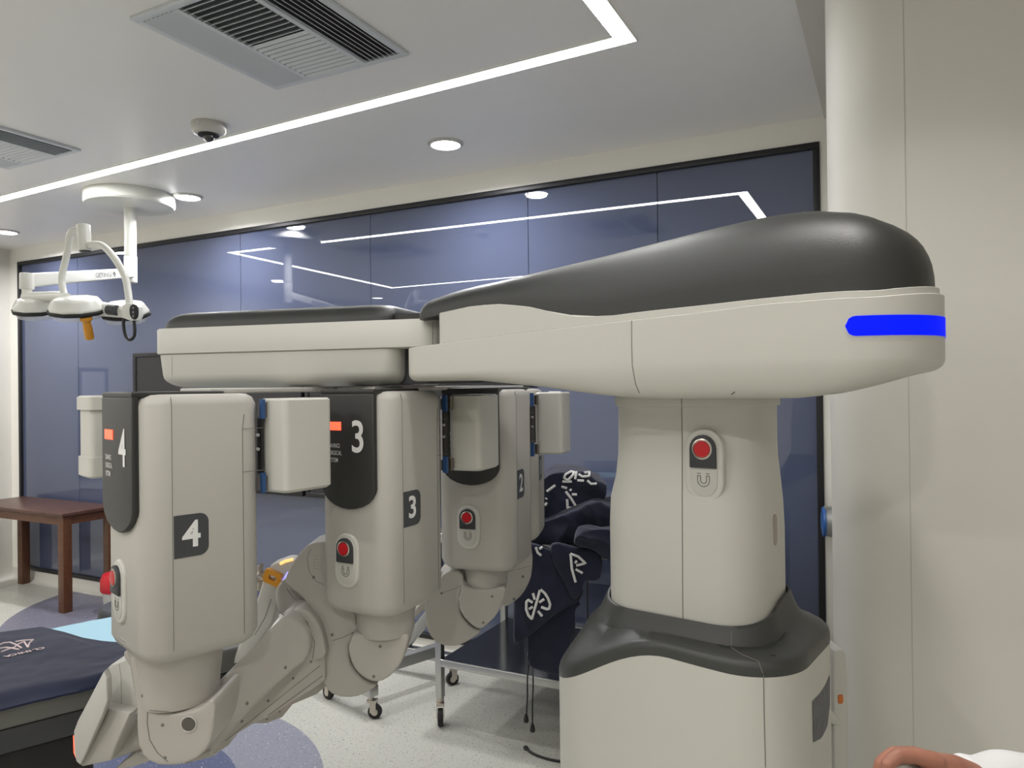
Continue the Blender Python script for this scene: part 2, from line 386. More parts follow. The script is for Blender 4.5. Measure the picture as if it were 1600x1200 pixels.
# ---- air vents
def vent(x0, x1, y0, y1, label):
    t = empty('air_vent', ((x0 + x1) / 2, (y0 + y1) / 2, CEIL), label, 'air vent', 'square louvred air vents in the ceiling')
    fr = MB(); zb = CEIL - .012; q = .028
    for a in ((x0, x1, y0, y0 + q), (x0, x1, y1 - q, y1), (x0, x0 + q, y0 + q, y1 - q), (x1 - q, x1, y0 + q, y1 - q)): fr.abox(*a, zb, CEIL)
    fr.build('frame', 'vent', t, bevel=.003)
    bk = MB(); bk.abox(x0 + q, x1 - q, y0 + q, y1 - q, CEIL - .0025, CEIL - .0005); bk.build('backing', 'void', t)
    iw = x1 - x0 - 2 * q; xa = x0 + q; xs = [xa, xa + iw * .27, xa + iw * .73, x1 - q]; ya, yb = y0 + q, y1 - q
    bars = MB()
    for xx in (xs[1], xs[2]): bars.abox(xx - .009, xx + .009, ya, yb, zb - .001, CEIL - .003)
    bars.build('divider', 'vent', t)
    def slat(a, b, across, tilt, wd=.019):
        s = MB(); a = Vector(a); b = Vector(b); L = (b - a).normalized(); c = (a + b) / 2
        dirv = (across * math.cos(tilt) + Vector((0, 0, 1)) * math.sin(tilt)); nn = L.cross(dirv)
        s.box(c, L, dirv, nn, (b - a).length / 2, wd / 2, .0009); s.build('slat', 'vent', t)
    zc = CEIL - .011
    for k in range(7):
        xx = xs[0] + (xs[1] - .009 - xs[0]) * (k + .5) / 7; slat((xx, ya, zc), (xx, yb, zc), X_, math.radians(24), .0165)
        xx = xs[2] + .009 + (xs[3] - xs[2] - .009) * (k + .5) / 7; slat((xx, ya, zc), (xx, yb, zc), X_, math.radians(-38), .017)
    for k in range(22):
        yy = ya + (yb - ya) * (k + .5) / 22; slat((xs[1] + .009, yy, zc), (xs[2] - .009, yy, zc), Y_, math.radians(48 if k < 11 else -18), .0155)
vent(-2.09, -1.47, 1.50, 2.12, 'square grey louvred ceiling air vent, larger one at the picture top')
vent(-4.05, -3.44, 1.60, 2.21, 'square grey louvred ceiling air vent cut by the left picture edge')
# ---- ceiling dome camera
cx, cy = -2.64, 2.27
t = empty('dome_camera', (cx, cy, CEIL), 'white round ceiling camera with a dark glossy lens beside the light strip', 'security camera')
m = MB(); m.lathe((cx, cy, CEIL), (0, 0, -1), [(.072, 0), (.074, .008), (.072, .03), (.062, .042), (.05, .047)], 40); m.build('housing', 'white2', t)
m = MB(); m.lathe((cx, cy, CEIL), (0, 0, -1), [(.046, .046), (.044, .052), (.030, .055)], 32); m.build('lens_ring', 'black', t)
m = MB(); m.sphere((cx, cy, CEIL - .055), .024, n=20); m.build('lens', mat('lens_glass', (.03, .03, .035), .05, spec=1), t)
m = MB(); m.cyl((cx + .02, cy - .071, CEIL - .02), (cx + .02, cy - .0745, CEIL - .02), .006, 12); m.build('screw', 'vent', t)
# ---- wall camera at the left edge
p = Vector((XL + .07, 3.30, 2.50))
t = empty('wall_camera', (XL, 3.30, 2.5), 'small black dome camera high on the left wall at the picture edge', 'security camera')
m = MB(); m.cyl((XL, 3.3, 2.55), (XL + .05, 3.3, 2.55), .045, 24, bev=.005); m.lathe((XL + .05, 3.3, 2.575), (0, 0, -1), [(.05, 0), (.06, .01), (.06, .035)], 28); m.build('bracket', 'white2', t)
m = MB(); m.sphere((XL + .05, 3.3, 2.535), .052, n=20); m.build('dome', 'black', t)

# ---- two big screens on the glass
for i, (a, b, lab) in enumerate(((-4.81, -3.225, 'large dark wall screen behind arm housing 4, left one of two'), (-3.2, -1.66, 'large dark wall screen behind arm housing 3, right one of two'))):
    t = empty('wall_screen', ((a + b) / 2, YB - .03, .84), lab, 'screen', 'wall screens behind the robot')
    m = MB(); z0, z1 = .84, 1.775
    for q in ((a, b, z0, z0 + .03), (a, b, z1 - .03, z1), (a, a + .03, z0 + .03, z1 - .03), (b - .03, b, z0 + .03, z1 - .03)): m.abox(q[0], q[1], YB - .05, YB - .005, q[2], q[3])
    m.build('bezel', 'frame', t, bevel=.004)
    m = MB(); m.abox(a + .03, b - .03, YB - .042, YB - .01, z0 + .03, z1 - .03); m.build('display', 'screen', t)

# ---- wooden table
def box_leg(name, x, y, z1, s, mt, par):
    m = MB(); m.abox(x - s / 2, x + s / 2, y - s / 2, y + s / 2, 0, z1); return m.build(name, mt, par, bevel=.003)
TX0, TX1, TY0, TY1, TH = -6.12, -5.0, 3.06, 3.45, .68
t = empty('wooden_table', ((TX0 + TX1) / 2, (TY0 + TY1) / 2, 0), 'small dark brown wooden table with square legs at the left edge', 'table')
m = MB(); m.abox(TX0 - .02, TX1 + .02, TY0 - .02, TY1, TH - .022, TH); m.build('tabletop', mat('reddish_wood_top', (.085, .038, .027), .35, var=.2, vscale=12), t, bevel=.004)
for x in (TX0 + .03, TX1 - .03):
    for y in (TY0 + .03, TY1 - .035): box_leg('leg', x, y, TH - .022, .062, 'wood', t)
for q in ((TX0 + .05, TX1 - .05, TY0 + .005, TY0 + .03), (TX0 + .05, TX1 - .05, TY1 - .04, TY1 - .015)):
    m = MB(); m.abox(*q, TH - .085, TH - .022); m.build('apron', 'wood', t)
for x in (TX0 + .01, TX1 - .03):
    m = MB(); m.abox(x, x + .02, TY0 + .05, TY1 - .06, TH - .085, TH - .022); m.build('apron', 'wood', t)
# ---- red and white bin
c = onZ(185, 940, 0); c = Vector((-4.69, 3.25, 0))
t = empty('waste_bin', c, 'small white bin with a red lid beside the wooden table leg', 'bin')
m = MB(); m.lathe(c, (0, 0, 1), [(.085, 0), (.09, .005), (.105, .15)], 28); m.build('body', 'white2', t)
m = MB(); m.lathe(c + Z_ * .15, (0, 0, 1), [(.112, 0), (.116, .01), (.116, .08), (.10, .115), (.06, .125)], 28); m.build('lid', mat('red_plastic', (.5, .01, .02), .4), t)
m = MB(); m.lathe(c, (0, 0, 1), [(.0875, .001), (.0925, .005), (.0958, .04), (.0943, .04)], 28); m.build('red_band', M['red'], t)
# ---- round stool
c = W(-1.705, 3.35)
t = empty('round_stool', c, 'dark round padded stool seat showing behind the left robot arm', 'stool')
m = MB(); m.lathe(c + Z_ * .462, (0, 0, 1), [(.12, 0), (.155, .006), (.168, .03), (.165, .06), (.15, .078), (.08, .088)], 36); m.build('seat', mat('dark_vinyl', (.016, .02, .03), .5), t)
m = MB(); m.cyl(c + Z_ * .06, c + Z_ * .463, .025); m.build('column', 'chrome', t)
for k in range(5):
    a = 2 * math.pi * k / 5; d = Vector((math.cos(a), math.sin(a), 0))
    m = MB(); m.tube([c + Z_ * .075, c + d * .2 + Z_ * .055], [.018, .012], 10); m.cyl(c + d * .2 + Z_ * .025 - d.cross(Z_) * .012, c + d * .2 + Z_ * .025 + d.cross(Z_) * .012, .025, 16); m.cyl(c + d * .2 + Z_ * .03, c + d * .2 + Z_ * .055, .006, 8); m.build('leg', 'rubber', t)

# ---- steel back table on castors with lower shelf
BX0, BX1, BY0, BY1 = -1.80, -.50, 2.78, 3.40
t = empty('instrument_table', ((BX0 + BX1) / 2, (BY0 + BY1) / 2, 0), 'stainless steel table on castors with a dark lower shelf under the navy garments', 'table')
def castor(par, c, d=Vector((.8, .6, 0)), r=.038, name='castor'):
    c = Vector(c); d = d.normalized(); q = d.cross(Z_); k = r / .038
    m = MB(); m.cyl(c + Z_ * .1 * k, c + Z_ * .125 * k, .016 * k, 14, 1)
    m.box(c + Z_ * .095 * k + d * .006, d, q, Z_, .022, .017, .006, 1)
    for s in (-1, 1): m.box(c + d * .012 + q * (.016 * s) + Z_ * .066 * k, d, q, Z_, .014, .0015, .03 * k, 1)
    m.cyl(c + d * .018 + Z_ * r - q * .012, c + d * .018 + Z_ * r + q * .012, r, 24, 0, bev=.004)
    m.cyl(c + d * .018 + Z_ * r - q * .0135, c + d * .018 + Z_ * r + q * .0135, r * .5, 16, 1)
    return m.build(name, ['rubber', 'chrome'], par)
for x in (BX0, BX1):
    for y in (BY0, BY1):
        m = MB(); m.abox(x - .016, x + .016, y - .016, y + .016, .12, .84); m.build('leg', 'steel', t, bevel=.003)
        castor(t, (x, y, 0), Vector((.5, -.8, 0)) if y == BY0 else Vector((1, .3, 0)))
m = MB(); m.abox(BX0 - .03, BX1 + .03, BY0 - .03, BY1 + .03, .84, .858); m.abox(BX0 - .03, BX1 + .03, BY0 - .03, BY0 - .022, .815, .84); m.build('tabletop', 'steel', t, bevel=.003)
m = MB(); m.abox(BX0 + .017, BX1 - .017, BY0 - .02, BY1 + .02, .288, .296); m.build('shelf', mat('dark_reflective_shelf', (.07, .075, .09), .16, metal=.7), t)
for yy in (BY0 - .019, BY1 + .019):
    m = MB(); m.abox(BX0 + .017, BX1 - .017, yy - .005, yy + .005, .265, .298); m.build('shelf_rim', 'steel', t, bevel=.002)

# ---- steel T base of a mobile stand behind the arms
t = empty('mobile_stand', onZ(600, 1080, .12), 'grey steel wheeled stand base with sloping beams behind the middle arm elbow', 'stand')
t.location.z = 0; ORG[t.name].z = 0
def beam(a, b, w_, h_, mt='alu', name='beam'):
    a = Vector(a); b = Vector(b); d = (b - a).normalized(); q = d.cross(Z_).normalized(); n_ = q.cross(d)
    m = MB(); m.box((a + b) / 2, d, q, n_, (b - a).length / 2, w_ / 2, h_ / 2); return m.build(name, mt, t, bevel=.004)
cA, cB = onZ(580, 1122, 0), onZ(517, 1093, 0); cA.z = cB.z = 0
cC, cD = onZ(712, 1069, 0), onZ(578, 1042, 0); cC.z = cD.z = 0
U = (cB - cA).normalized()
beam(cA + Z_ * .128 - U * .025, cB + Z_ * .128 + U * .1, .05, .05, 'steel')
beam(cC + Z_ * .127, cD + Z_ * .127, .045, .045, 'steel')
e0 = (cA + (cB - cA) * .35) + Z_ * .17; e1 = cC + Z_ * .17 + (cD - cC) * .15
beam(e0 - (e1 - e0) * .05, e1, .05, .055)
e2 = cD + Z_ * .165 + (cC - cD) * .45
beam(e2, e2 + Z_ * .28 + (cC - cD) * .45, .04, .05)
for c_, d_ in ((cA, (1, .4, 0)), (cB, (-1, .2, 0)), (cC, (-.6, -.8, 0)), (cD, (-.5, -.9, 0))): castor(t, c_, Vector(d_), .032)
# ---- wall-mounted round device at the right wall edge
c = Pix(1296, 816, 3.12)
t = empty('wall_dispenser', c, 'grey round wall device with a blue rim at the edge of the right wall', 'wall device')
d = (R0 * -.93 + F0 * .30).normalized()
m = MB(); m.lathe(c + R0 * .02, d, [(.05, -.07), (.068, -.01), (.062, .02), (.060, .035)], 32); m.box(c + Z_ * .058 + d * -.01, d, d.cross(Z_), Z_, .03, .02, .008); m.build('body', 'alu', t)
m = MB(); m.lathe(c + R0 * .02, d, [(.061, .034), (.064, .037), (.062, .046), (.04, .05)], 32); m.build('rim', mat('blue_rim', (.03, .12, .38), .3, bump=.5, bscale=150), t)
# ================================================================== SURGICAL ROBOT
rb = empty('surgical_robot', W(.42, 1.7), 'large white surgical robot cart with grey covers and numbered arms hanging from its boom', 'surgical robot')
# ---- column
ca = math.radians(143); EA = R0 * math.cos(ca) + F0 * math.sin(ca); EB = R0 * math.cos(ca - math.pi / 2) + F0 * math.sin(ca - math.pi / 2)   # EA to the left-far, EB to the right-far
CC = W(.428, 1.72); HX, HY = .176, .128
def ringC(c, hx, hy, r, z, n=12, du=0): return rrect(c, EA, EB, hx, hy, r, n, z)
m = MB()
prof = [(.94, .012), (1.0, .012), (1.10, .012), (1.18, .012), (1.24, .010), (1.29, .004), (1.34, 0), (1.38, -.001), (1.44, -.001), (1.5, -.001)]
m.loft([ringC(CC - EB * (.010 if z < 1.26 else .0), HX + e - .002, HY + e, .095, z) for z, e in prof])
column = m.build('column', 'white', rb, smooth_a=50)
m = MB(); m.loft([ringC(CC, HX + e, HY + e, .098, z) for z, e in ((1.452, .001), (1.454, .004), (1.470, .004), (1.4745, .003), (1.4745, -.02))]); 
collar = m.build('column_collar', 'white', rb, smooth_a=50)
S = Surf(column, collar)
m = MB(); decal_line(m, S, [(1065, 622), (1066, 700), (1066, 800), (1067, 975)], .0011, sub=20); m.build('panel_seam', 'seam', rb)

def stadium(cx, cy, hw, hh, n=10, top=True, bot=True):
    out = []; r = hw
    if top: out += [(cx + r * math.cos(math.pi * k / n), cy + (hh - r) + r * math.sin(math.pi * k / n)) for k in range(n + 1)]
    else: out += [(cx + hw, cy + hh), (cx - hw, cy + hh)]
    if bot: out += [(cx - r * math.cos(math.pi * k / n), cy - (hh - r) - r * math.sin(math.pi * k / n)) for k in range(n + 1)]
    else: out += [(cx - hw, cy - hh), (cx + hw, cy - hh)]
    return out
def stop_button(par, c, ex, nz, s=1.0):
    """bezel, black hood with a red button and a magnet mark; ex to the viewer's right, nz out of the surface"""
    ex = ex.normalized(); nz = nz.normalized(); ey = Z_
    P = lambda x, y, z=0: c + ex * (x * s) + ey * (y * s) + nz * z
    m = MB(); m.prism([P(x, y, -.014) for x, y in stadium(0, 0, .040, .074)], nz * .020, bev=.004, seg=3); bz = m.build('button_bezel', 'white', par)
    m = MB(); m.prism([P(x, y, .004) for x, y in stadium(0, .0, .0285, .062)], nz * .004, bev=.0015, seg=2); m.build('button_panel', 'white2', par)
    m = MB(); pts = stadium(0, .029, .0275, .033, bot=False)
    m.prism([P(x, y, .006) for x, y in pts], nz * .008, bev=.002, seg=2); m.build('button_hood', 'dark', par)
    m = MB(); m.lathe(P(0, .034, .0135), nz, [(.021 * s, 0), (.021 * s, .002), (.018 * s, .003), (.017 * s, .001)], 28); m.build('button_ring', 'chrome', par)
    m = MB(); m.lathe(P(0, .034, .0142), nz, [(.0165 * s, 0), (.016 * s, .0025), (.008 * s, .0035)], 24); m.build('release_button', 'red', par, )
    m = MB(); z = .0082
    def arc(r): return [P(-r, -.012, z)] + [P(-r * math.cos(math.pi * k / 10), -.030 - r * math.sin(math.pi * k / 10), z) for k in range(11)] + [P(r, -.012, z)]
    oy = -.001
    for r in (.0125, .0062): m.tube([P(-r, -.020, z)] + [P(-r * math.cos(math.pi * k / 10), -.029 - r * math.sin(math.pi * k / 10), z) for k in range(11)] + [P(r, -.020, z)], .0009, 6)
    for sg in (-1, 1):
        m.tube([P(sg * .0062, -.020, z), P(sg * .0125, -.020, z)], .0009, 6); m.tube([P(sg * .0055, -.0155, z), P(sg * .0132, -.0155, z)], .0009, 6)
    m.build('magnet_mark', 'seam', par)
p, n = S.px(1103, 727); n = Vector((n.x, n.y, 0)).normalized()
stop_button(rb, p + n * .006, Z_.cross(n), n, 1.06)
p, n = S.px(1211, 828)
m = MB(); ex = Z_.cross(n); m.prism([p + ex * x + Z_ * y - n * .002 for x, y in stadium(0, 0, .012, .034)], n * .003); m.build('side_pull', mat('beige_inset', (.36, .31, .28), .5), rb)

# ---- base
BC = W(.402, 1.70); BHX, BHY = .285, .205
def dropz(p, full):
    s_ = (p - BC).dot(EA)
    return -full * (.125 * smooth(-.05, .31, s_) + .004 * smooth(.0, -.25, s_) - .006 * math.exp(-((s_ - .06) / .10) ** 2))
m = MB(); rings = []
for z, e in ((.09, -.02), (.12, .0), (.5, .0), (.945, .0)):
    rg = dens(ringC(BC, BHX + e, BHY + e, .13, z, 14), 14)
    if z > .9: rg = [p + Z_ * (dropz(p, 1) + .0) for p in rg]
    rings.append(rg)
m.loft(rings); base = m.build('base', 'white', rb, smooth_a=50)
m = MB(); rings = []
inner = dens(ringC(CC - EB * .01, HX + .020, HY + .020, .105, 0, 14), 14); outer = dens(ringC(BC, BHX, BHY, .13, 0, 14), 14)
pr = [(1.0, .94, 1), (1.006, .948, 1), (1.0, .956, .98), (.975, .965, .96), (.92, .970, .90), (.80, .974, .74), (.55, .979, .42), (.36, .986, .18), (.22, .998, .05), (.10, 1.018, 0), (.03, 1.034, 0), (.0, 1.040, 0), (-.045, 1.040, 0), (-.06, 1.030, 0), (-.06, .93, 0)]
for t_, z, dr in pr:
    rg = []
    for a, b in zip(inner, outer):
        p = a.lerp(b, t_); s_ = (p - BC).dot(EA)
        lift = -.040 * smooth(-.05, .16, -(p - CC).dot(EB)) * (1 if t_ < .3 else .4)      # the collar dips at its front
        p = p + Z_ * (z + dropz(b, 1) * dr + lift * (1 - dr)); rg.append(p)
    rings.append(rg)
m.loft(rings, False, False); deck = m.build('base_cover', 'greyb', rb, smooth_a=60)
S = Surf(base, deck)
m = MB(); decal_line(m, S, [(1193, 1055), (1194, 1120), (1196, 1199)], .0010, sub=14)
decal_line(m, S, [(1143, 986), (1143, 1012), (1160, 1023), (1185, 1033), (1192, 1052)], .0010, sub=8); m.build('base_seam', 'seam', rb)
m = MB(); decal_line(m, S, [(1204, 1024), (1212, 1025)], .002, sub=3); m.build('bolt', 'black', rb)
# rating label on the right side of the base
poly = [(1269, 1096), (1280, 1085), (1290, 1070), (1296, 1054), (1296, 1100), (1292, 1135), (1283, 1153), (1270, 1160)]
def patch(surf, poly, lift, nx=10, ny=14):
    """a thin sheet of real thickness laid on a surface, outline by its own corner points"""
    mb = MB(); ys = [poly[0][1], poly[-1][1]]; g = []
    L = [poly[0], poly[-1]]; Rr = poly[3]
    rows = []
    for j in range(ny + 1):
        t = j / ny; top = interp([(0, poly[0]), (1, poly[0])], 0) if 0 else None
        row = []
        for i in range(nx + 1):
            s_ = i / nx; a = interp2([poly[0], poly[1], poly[2], poly[3]], s_); b = interp2([poly[7], poly[6], poly[5], poly[4]], s_)
            x = a[0] + (b[0] - a[0]) * t; y = a[1] + (b[1] - a[1]) * t
            p, n = surf.px(x, y)
            if p is None: return None
            row.append(p + n * lift)
        rows.append(row)
    vs = [p for r in rows for p in r]; fs = [(j * (nx + 1) + i, j * (nx + 1) + i + 1, (j + 1) * (nx + 1) + i + 1, (j + 1) * (nx + 1) + i) for j in range(ny) for i in range(nx)]
    mb.add(vs, fs); return mb
def interp2(pts, t):
    t *= len(pts) - 1; k = min(len(pts) - 2, int(t)); f = t - k
    return (pts[k][0] + (pts[k + 1][0] - pts[k][0]) * f, pts[k][1] + (pts[k + 1][1] - pts[k][1]) * f)
mb = patch(S, poly, .0012)
if mb:
    mb.build('rating_label', mat('grey_label', (.10, .10, .12), .5, var=.25, vscale=60), rb)
for k, (a, b) in enumerate(((.20, -.17), (.20, .17), (-.22, -.17), (-.22, .17))):
    c = BC + EA * a + EB * b; c.z = 0
    m = MB(); q = EB; m.cyl(c + Z_ * .05 - q * .025, c + Z_ * .05 + q * .025, .05, 28, bev=.006); m.cyl(c + Z_ * .06, c + Z_ * .13, .02, 14); m.build('wheel', 'rubber', rb)

# ---- boom, right hand piece
bd = math.radians(-30); BD = R0 * math.cos(bd) + F0 * math.sin(bd); BN = R0 * math.cos(bd + math.pi / 2) + F0 * math.sin(bd + math.pi / 2)
BP = W(-.259, 1.75); TE = 1.113
def t_of_px(px):
    k = (px - 800) / FPX      # (-.259+.866t) = k(1.75-.5t)
    return (k * 1.75 + .259) / (math.cos(bd) + k * -math.sin(bd))
def v_of_t(t): return 1.75 + math.sin(bd) * t
def prof_px(tab, dv=0):
    return [(t_of_px(x), hgt(x, y, v_of_t(t_of_px(x)) + dv)) for x, y in tab]
SEAM = prof_px([(630, 545), (780, 524), (987, 500), (1100, 487), (1187, 475), (1300, 466), (1375, 462)]) + [(TE, 1.675)]
SEAM[-1] = (TE, SEAM[-2][1] + .009)
WAVE = prof_px([(645, 497), (684, 490), (740, 478), (785, 475), (830, 480), (870, 490), (905, 495), (953, 494), (1006, 487), (1100, 477), (1187, 467), (1300, 456), (1375, 453)]); WAVE.append((TE, WAVE[-1][1] + .011))
TOPT = prof_px([(645, 477), (690, 460), (780, 440), (900, 408), (1000, 382), (1100, 357), (1200, 337), (1270, 330), (1330, 330)], .14)
TOPT += [(TOPT[-1][0] + .09, TOPT[-1][1] - .004), (TE, TOPT[-1][1] - .03)]
def widt(t): return .27 + .15 * smooth(.1, .75, t)
def boom_outline(t0, t1, r0, r1, n=12, m_=22):
    """closed outline in (t, w): w from 0 (near face) to width"""
    o = []
    for k in range(n + 1):
        a = math.pi / 2 * k / n; o.append((t0 + r0 - r0 * math.cos(math.pi / 2 - a) if 0 else t0 + r0 * (1 - math.cos(a)), r0 * (1 - math.sin(a))))
    for k in range(1, m_): o.append((t0 + r0 + (t1 - r1 - t0 - r0) * k / m_, 0))
    for k in range(n + 1):
        a = math.pi / 2 * k / n; o.append((t1 - r1 + r1 * math.sin(a), r1 * (1 - math.cos(a))))
    w1 = widt(t1)
    for k in range(n + 1):
        a = math.pi / 2 * k / n; o.append((t1 - r1 + r1 * math.cos(a), w1 - r1 + r1 * math.sin(a)))
    for k in range(1, m_):
        t = t1 - r1 + (t0 + r0 - t1 + r1) * k / m_; o.append((t, widt(t)))
    w0 = widt(t0)
    for k in range(n + 1):
        a = math.pi / 2 * k / n; o.append((t0 + r0 * (1 - math.sin(a)), w0 - r0 * (1 - math.cos(a))))
    return o
def spine(t, w, t0, t1):
    W_ = widt(t); R_ = .5 * widt(t1)
    return min(max(t, t0 + .035), t1 - R_), W_ * .5
def B3(t, w, z): p = BP + BD * t + BN * w; return Vector((p.x, p.y, z))
def boom_ring(out, scale, zf, t0, t1, endpull=1):
    rg = []
    for t, w in out:
        st, sw = spine(t, w, t0, t1); tt = st + (t - st) * scale; ww = sw + (w - sw) * scale; rg.append(B3(tt, ww, zf(t)))
    return rg
out = boom_outline(0.0, TE, .035, .15)
ZB = [(0, 1.517), (.2, 1.517), (.36, 1.500), (.52, 1.478), (.62, 1.4735), (.90, 1.4735), (1.0, 1.492), (1.07, 1.510), (TE, 1.520)]
def zb(t):
    return sum(interp(ZB, t + d) for d in (-.03, -.015, 0, .015, .03)) / 5
ZE = [(0, 1.535), (.3, 1.541), (.6, 1.545), (.9, 1.545), (TE, 1.541)]
def ze(t): return interp(ZE, t)
seam = lambda t: interp(SEAM, t)
m = MB(); rings = []
rings.append(boom_ring(out, .40, zb, 0, TE))
for k in range(9):
    a = math.pi / 2 * k / 8
    # underside: curves out from the deep belly to the straight side
    rings.append(boom_ring(out, .80 + .20 * math.sin(a) ** 1.0, lambda t, a=a: zb(t) + (ze(t) - zb(t)) * (1 - math.cos(a)), 0, TE))
rings.append(boom_ring(out, 1, lambda t: (ze(t) + seam(t)) / 2, 0, TE)); rings.append(boom_ring(out, 1, lambda t: seam(t) - .0015, 0, TE)); rings.append(boom_ring(out, .985, lambda t: seam(t), 0, TE))
m.loft(rings); shell = m.build('boom_shell', 'white', rb, smooth_a=50)
T1 = t_of_px(684)
out2 = boom_outline(T1, TE - .004, .01, .146)
m = MB(); wave = lambda t: interp(WAVE, t)
m.loft([boom_ring(out2, s_, f_, T1, TE) for s_, f_ in ((.97, lambda t: seam(t) - .001), (.985, lambda t: seam(t) + .0005), (.985, lambda t: wave(t)), (.975, lambda t: wave(t) + .001))])
upper = m.build('boom_upper_trim', 'white', rb, smooth_a=50)
T2 = t_of_px(647)
out3 = boom_outline(T2, TE - .008, .03, .142)
def top(t): return sum(interp(TOPT, t + d) for d in (-.04, -.02, 0, .02, .04)) / 5
m = MB(); rings = [boom_ring(out3, .972, lambda t: wave(t) - .004, T2, TE)]
NK = 12
for k in range(NK + 1):
    a = math.pi / 2 * k / NK
    def zf(t, a=a):
        return wave(t) + (top(t) - wave(t)) * math.sin(a) ** .85
    sc_ = max(.02, math.cos(a) ** .62)
    rings.append(boom_ring(out3, .97 * sc_, zf, T2, TE))
m.loft(rings); cover = m.build('boom_cover', 'grey', rb, smooth_a=60)
S = Surf(shell, upper)
m = MB(); decal_line(m, S, [(987, 501), (987, 540), (988, 572), (993, 600), (999, 614)], .0009, sub=8); m.build('boom_seam', 'seam', rb)
m = MB(); decal_line(m, S, [(1143, 616), (1148, 612)], .0015, sub=3); m.build('boom_screw', 'seam', rb)
# status light band wrapping the round end
out4 = boom_outline(0.0, TE, .035, .15, 40, 60)
ts = t_of_px(1345); band = []
for t, w in out4:
    pass
def band_pts():
    L = []
    k = ts
    while k < TE - .15: L.append((k, 0)); k += .001 if k < ts + .02 else .006
    for q in range(41): a = math.pi / 2 * q / 40; L.append((TE - .15 + .15 * math.sin(a), .15 * (1 - math.cos(a))))
    for q in range(12): L.append((TE, .15 + (widt(TE) - .30) * q / 12))
    return L
bp = band_pts(); zc = hgt(1420, 506, v_of_t(t_of_px(1420)) + .01); hh = .0172
m = MB(); rows = []; d = 0; prev = None
for i, (t, w) in enumerate(bp):
    if prev: d += math.hypot(t - prev[0], w - prev[1])
    prev = (t, w); r = hh * (math.sqrt(max(0, 1 - max(0, 1 - d / hh) ** 2)) if d < hh else 1)
    st, sw = spine(t, w, 0, TE); dv = Vector((t - st, w - sw)); 
    nrm = (B3(t, w, 0) - B3(st, sw, 0)).normalized()
    p = B3(t, w, zc)
    rows.append([p + nrm * .0012 + Z_ * (r * y) for y in (-1, -.5, 0, .5, 1)] )
m.loft(rows, False, False, closed=False); m.build('status_light', 'blueled', rb)

# ---- boom, left hand slab
sd = math.atan2(-.21, .774); SD = R0 * math.cos(sd) + F0 * math.sin(sd); SN = R0 * math.cos(sd + math.pi / 2) + F0 * math.sin(sd + math.pi / 2)
SP = W(-.962, 1.975); SL = .802
def slab_ring(t0, t1, w0, w1, r, z):
    c = SP + SD * ((t0 + t1) / 2) + SN * ((w0 + w1) / 2); return rrect(c, SD, SN, (t1 - t0) / 2, (w1 - w0) / 2, r, 8, z)
m = MB(); m.loft([slab_ring(.0, SL + .01, 0, .36, .035, 1.5985), slab_ring(-.004, SL + .012, -.003, .363, .036, 1.601), slab_ring(-.004, SL + .012, -.003, .363, .036, 1.664), slab_ring(0, SL + .01, 0, .36, .034, 1.668)])
band_ = m.build('arm_mount_band', 'white', rb, smooth_a=50)
m = MB(); rings = []
for k in range(7):
    a = math.pi / 2 * k / 6; rings.append(slab_ring(.002 + .045 * (1 - math.sin(a)), SL - .095 - .02 * (1 - math.sin(a)), .002 + .05 * (1 - math.sin(a)), .358, .05, 1.509 + .035 * (1 - math.cos(a))))
rings.append(slab_ring(.002, SL - .095, .002, .358, .035, 1.598)); m.loft(rings)
low = m.build('arm_mount_shell', 'white', rb, smooth_a=50)
m = MB(); rings = []
for k in range(8):
    a = math.pi / 2 * k / 7; q = (1 - math.cos(a)); rings.append(slab_ring(.006 + .05 * q, SL - .115 - .035 * q, .008 + .05 * q, .352 - .03 * q, .045, 1.668 + .045 * math.sin(a)))
m.loft(rings); m.build('arm_mount_cover', 'grey', rb, smooth_a=60)
m = MB(); m.loft([slab_ring(SL - .13, SL + .06, .03, .33, .03, z) for z in (1.667, 1.685)]); m.build('pivot_cover', 'grey', rb)
m = MB(); m.loft([slab_ring(SL - .12, SL + .10, .05, .30, .03, z) for z in (1.512, 1.60)]); m.build('pivot_hub', 'dark', rb)
S = Surf(band_, low)
m = MB(); decal_line(m, S, [(269, 556), (269, 600)], .0006); decal_line(m, S, [(676, 499), (676, 541)], .0007); m.build('mount_seam', 'seam', rb)
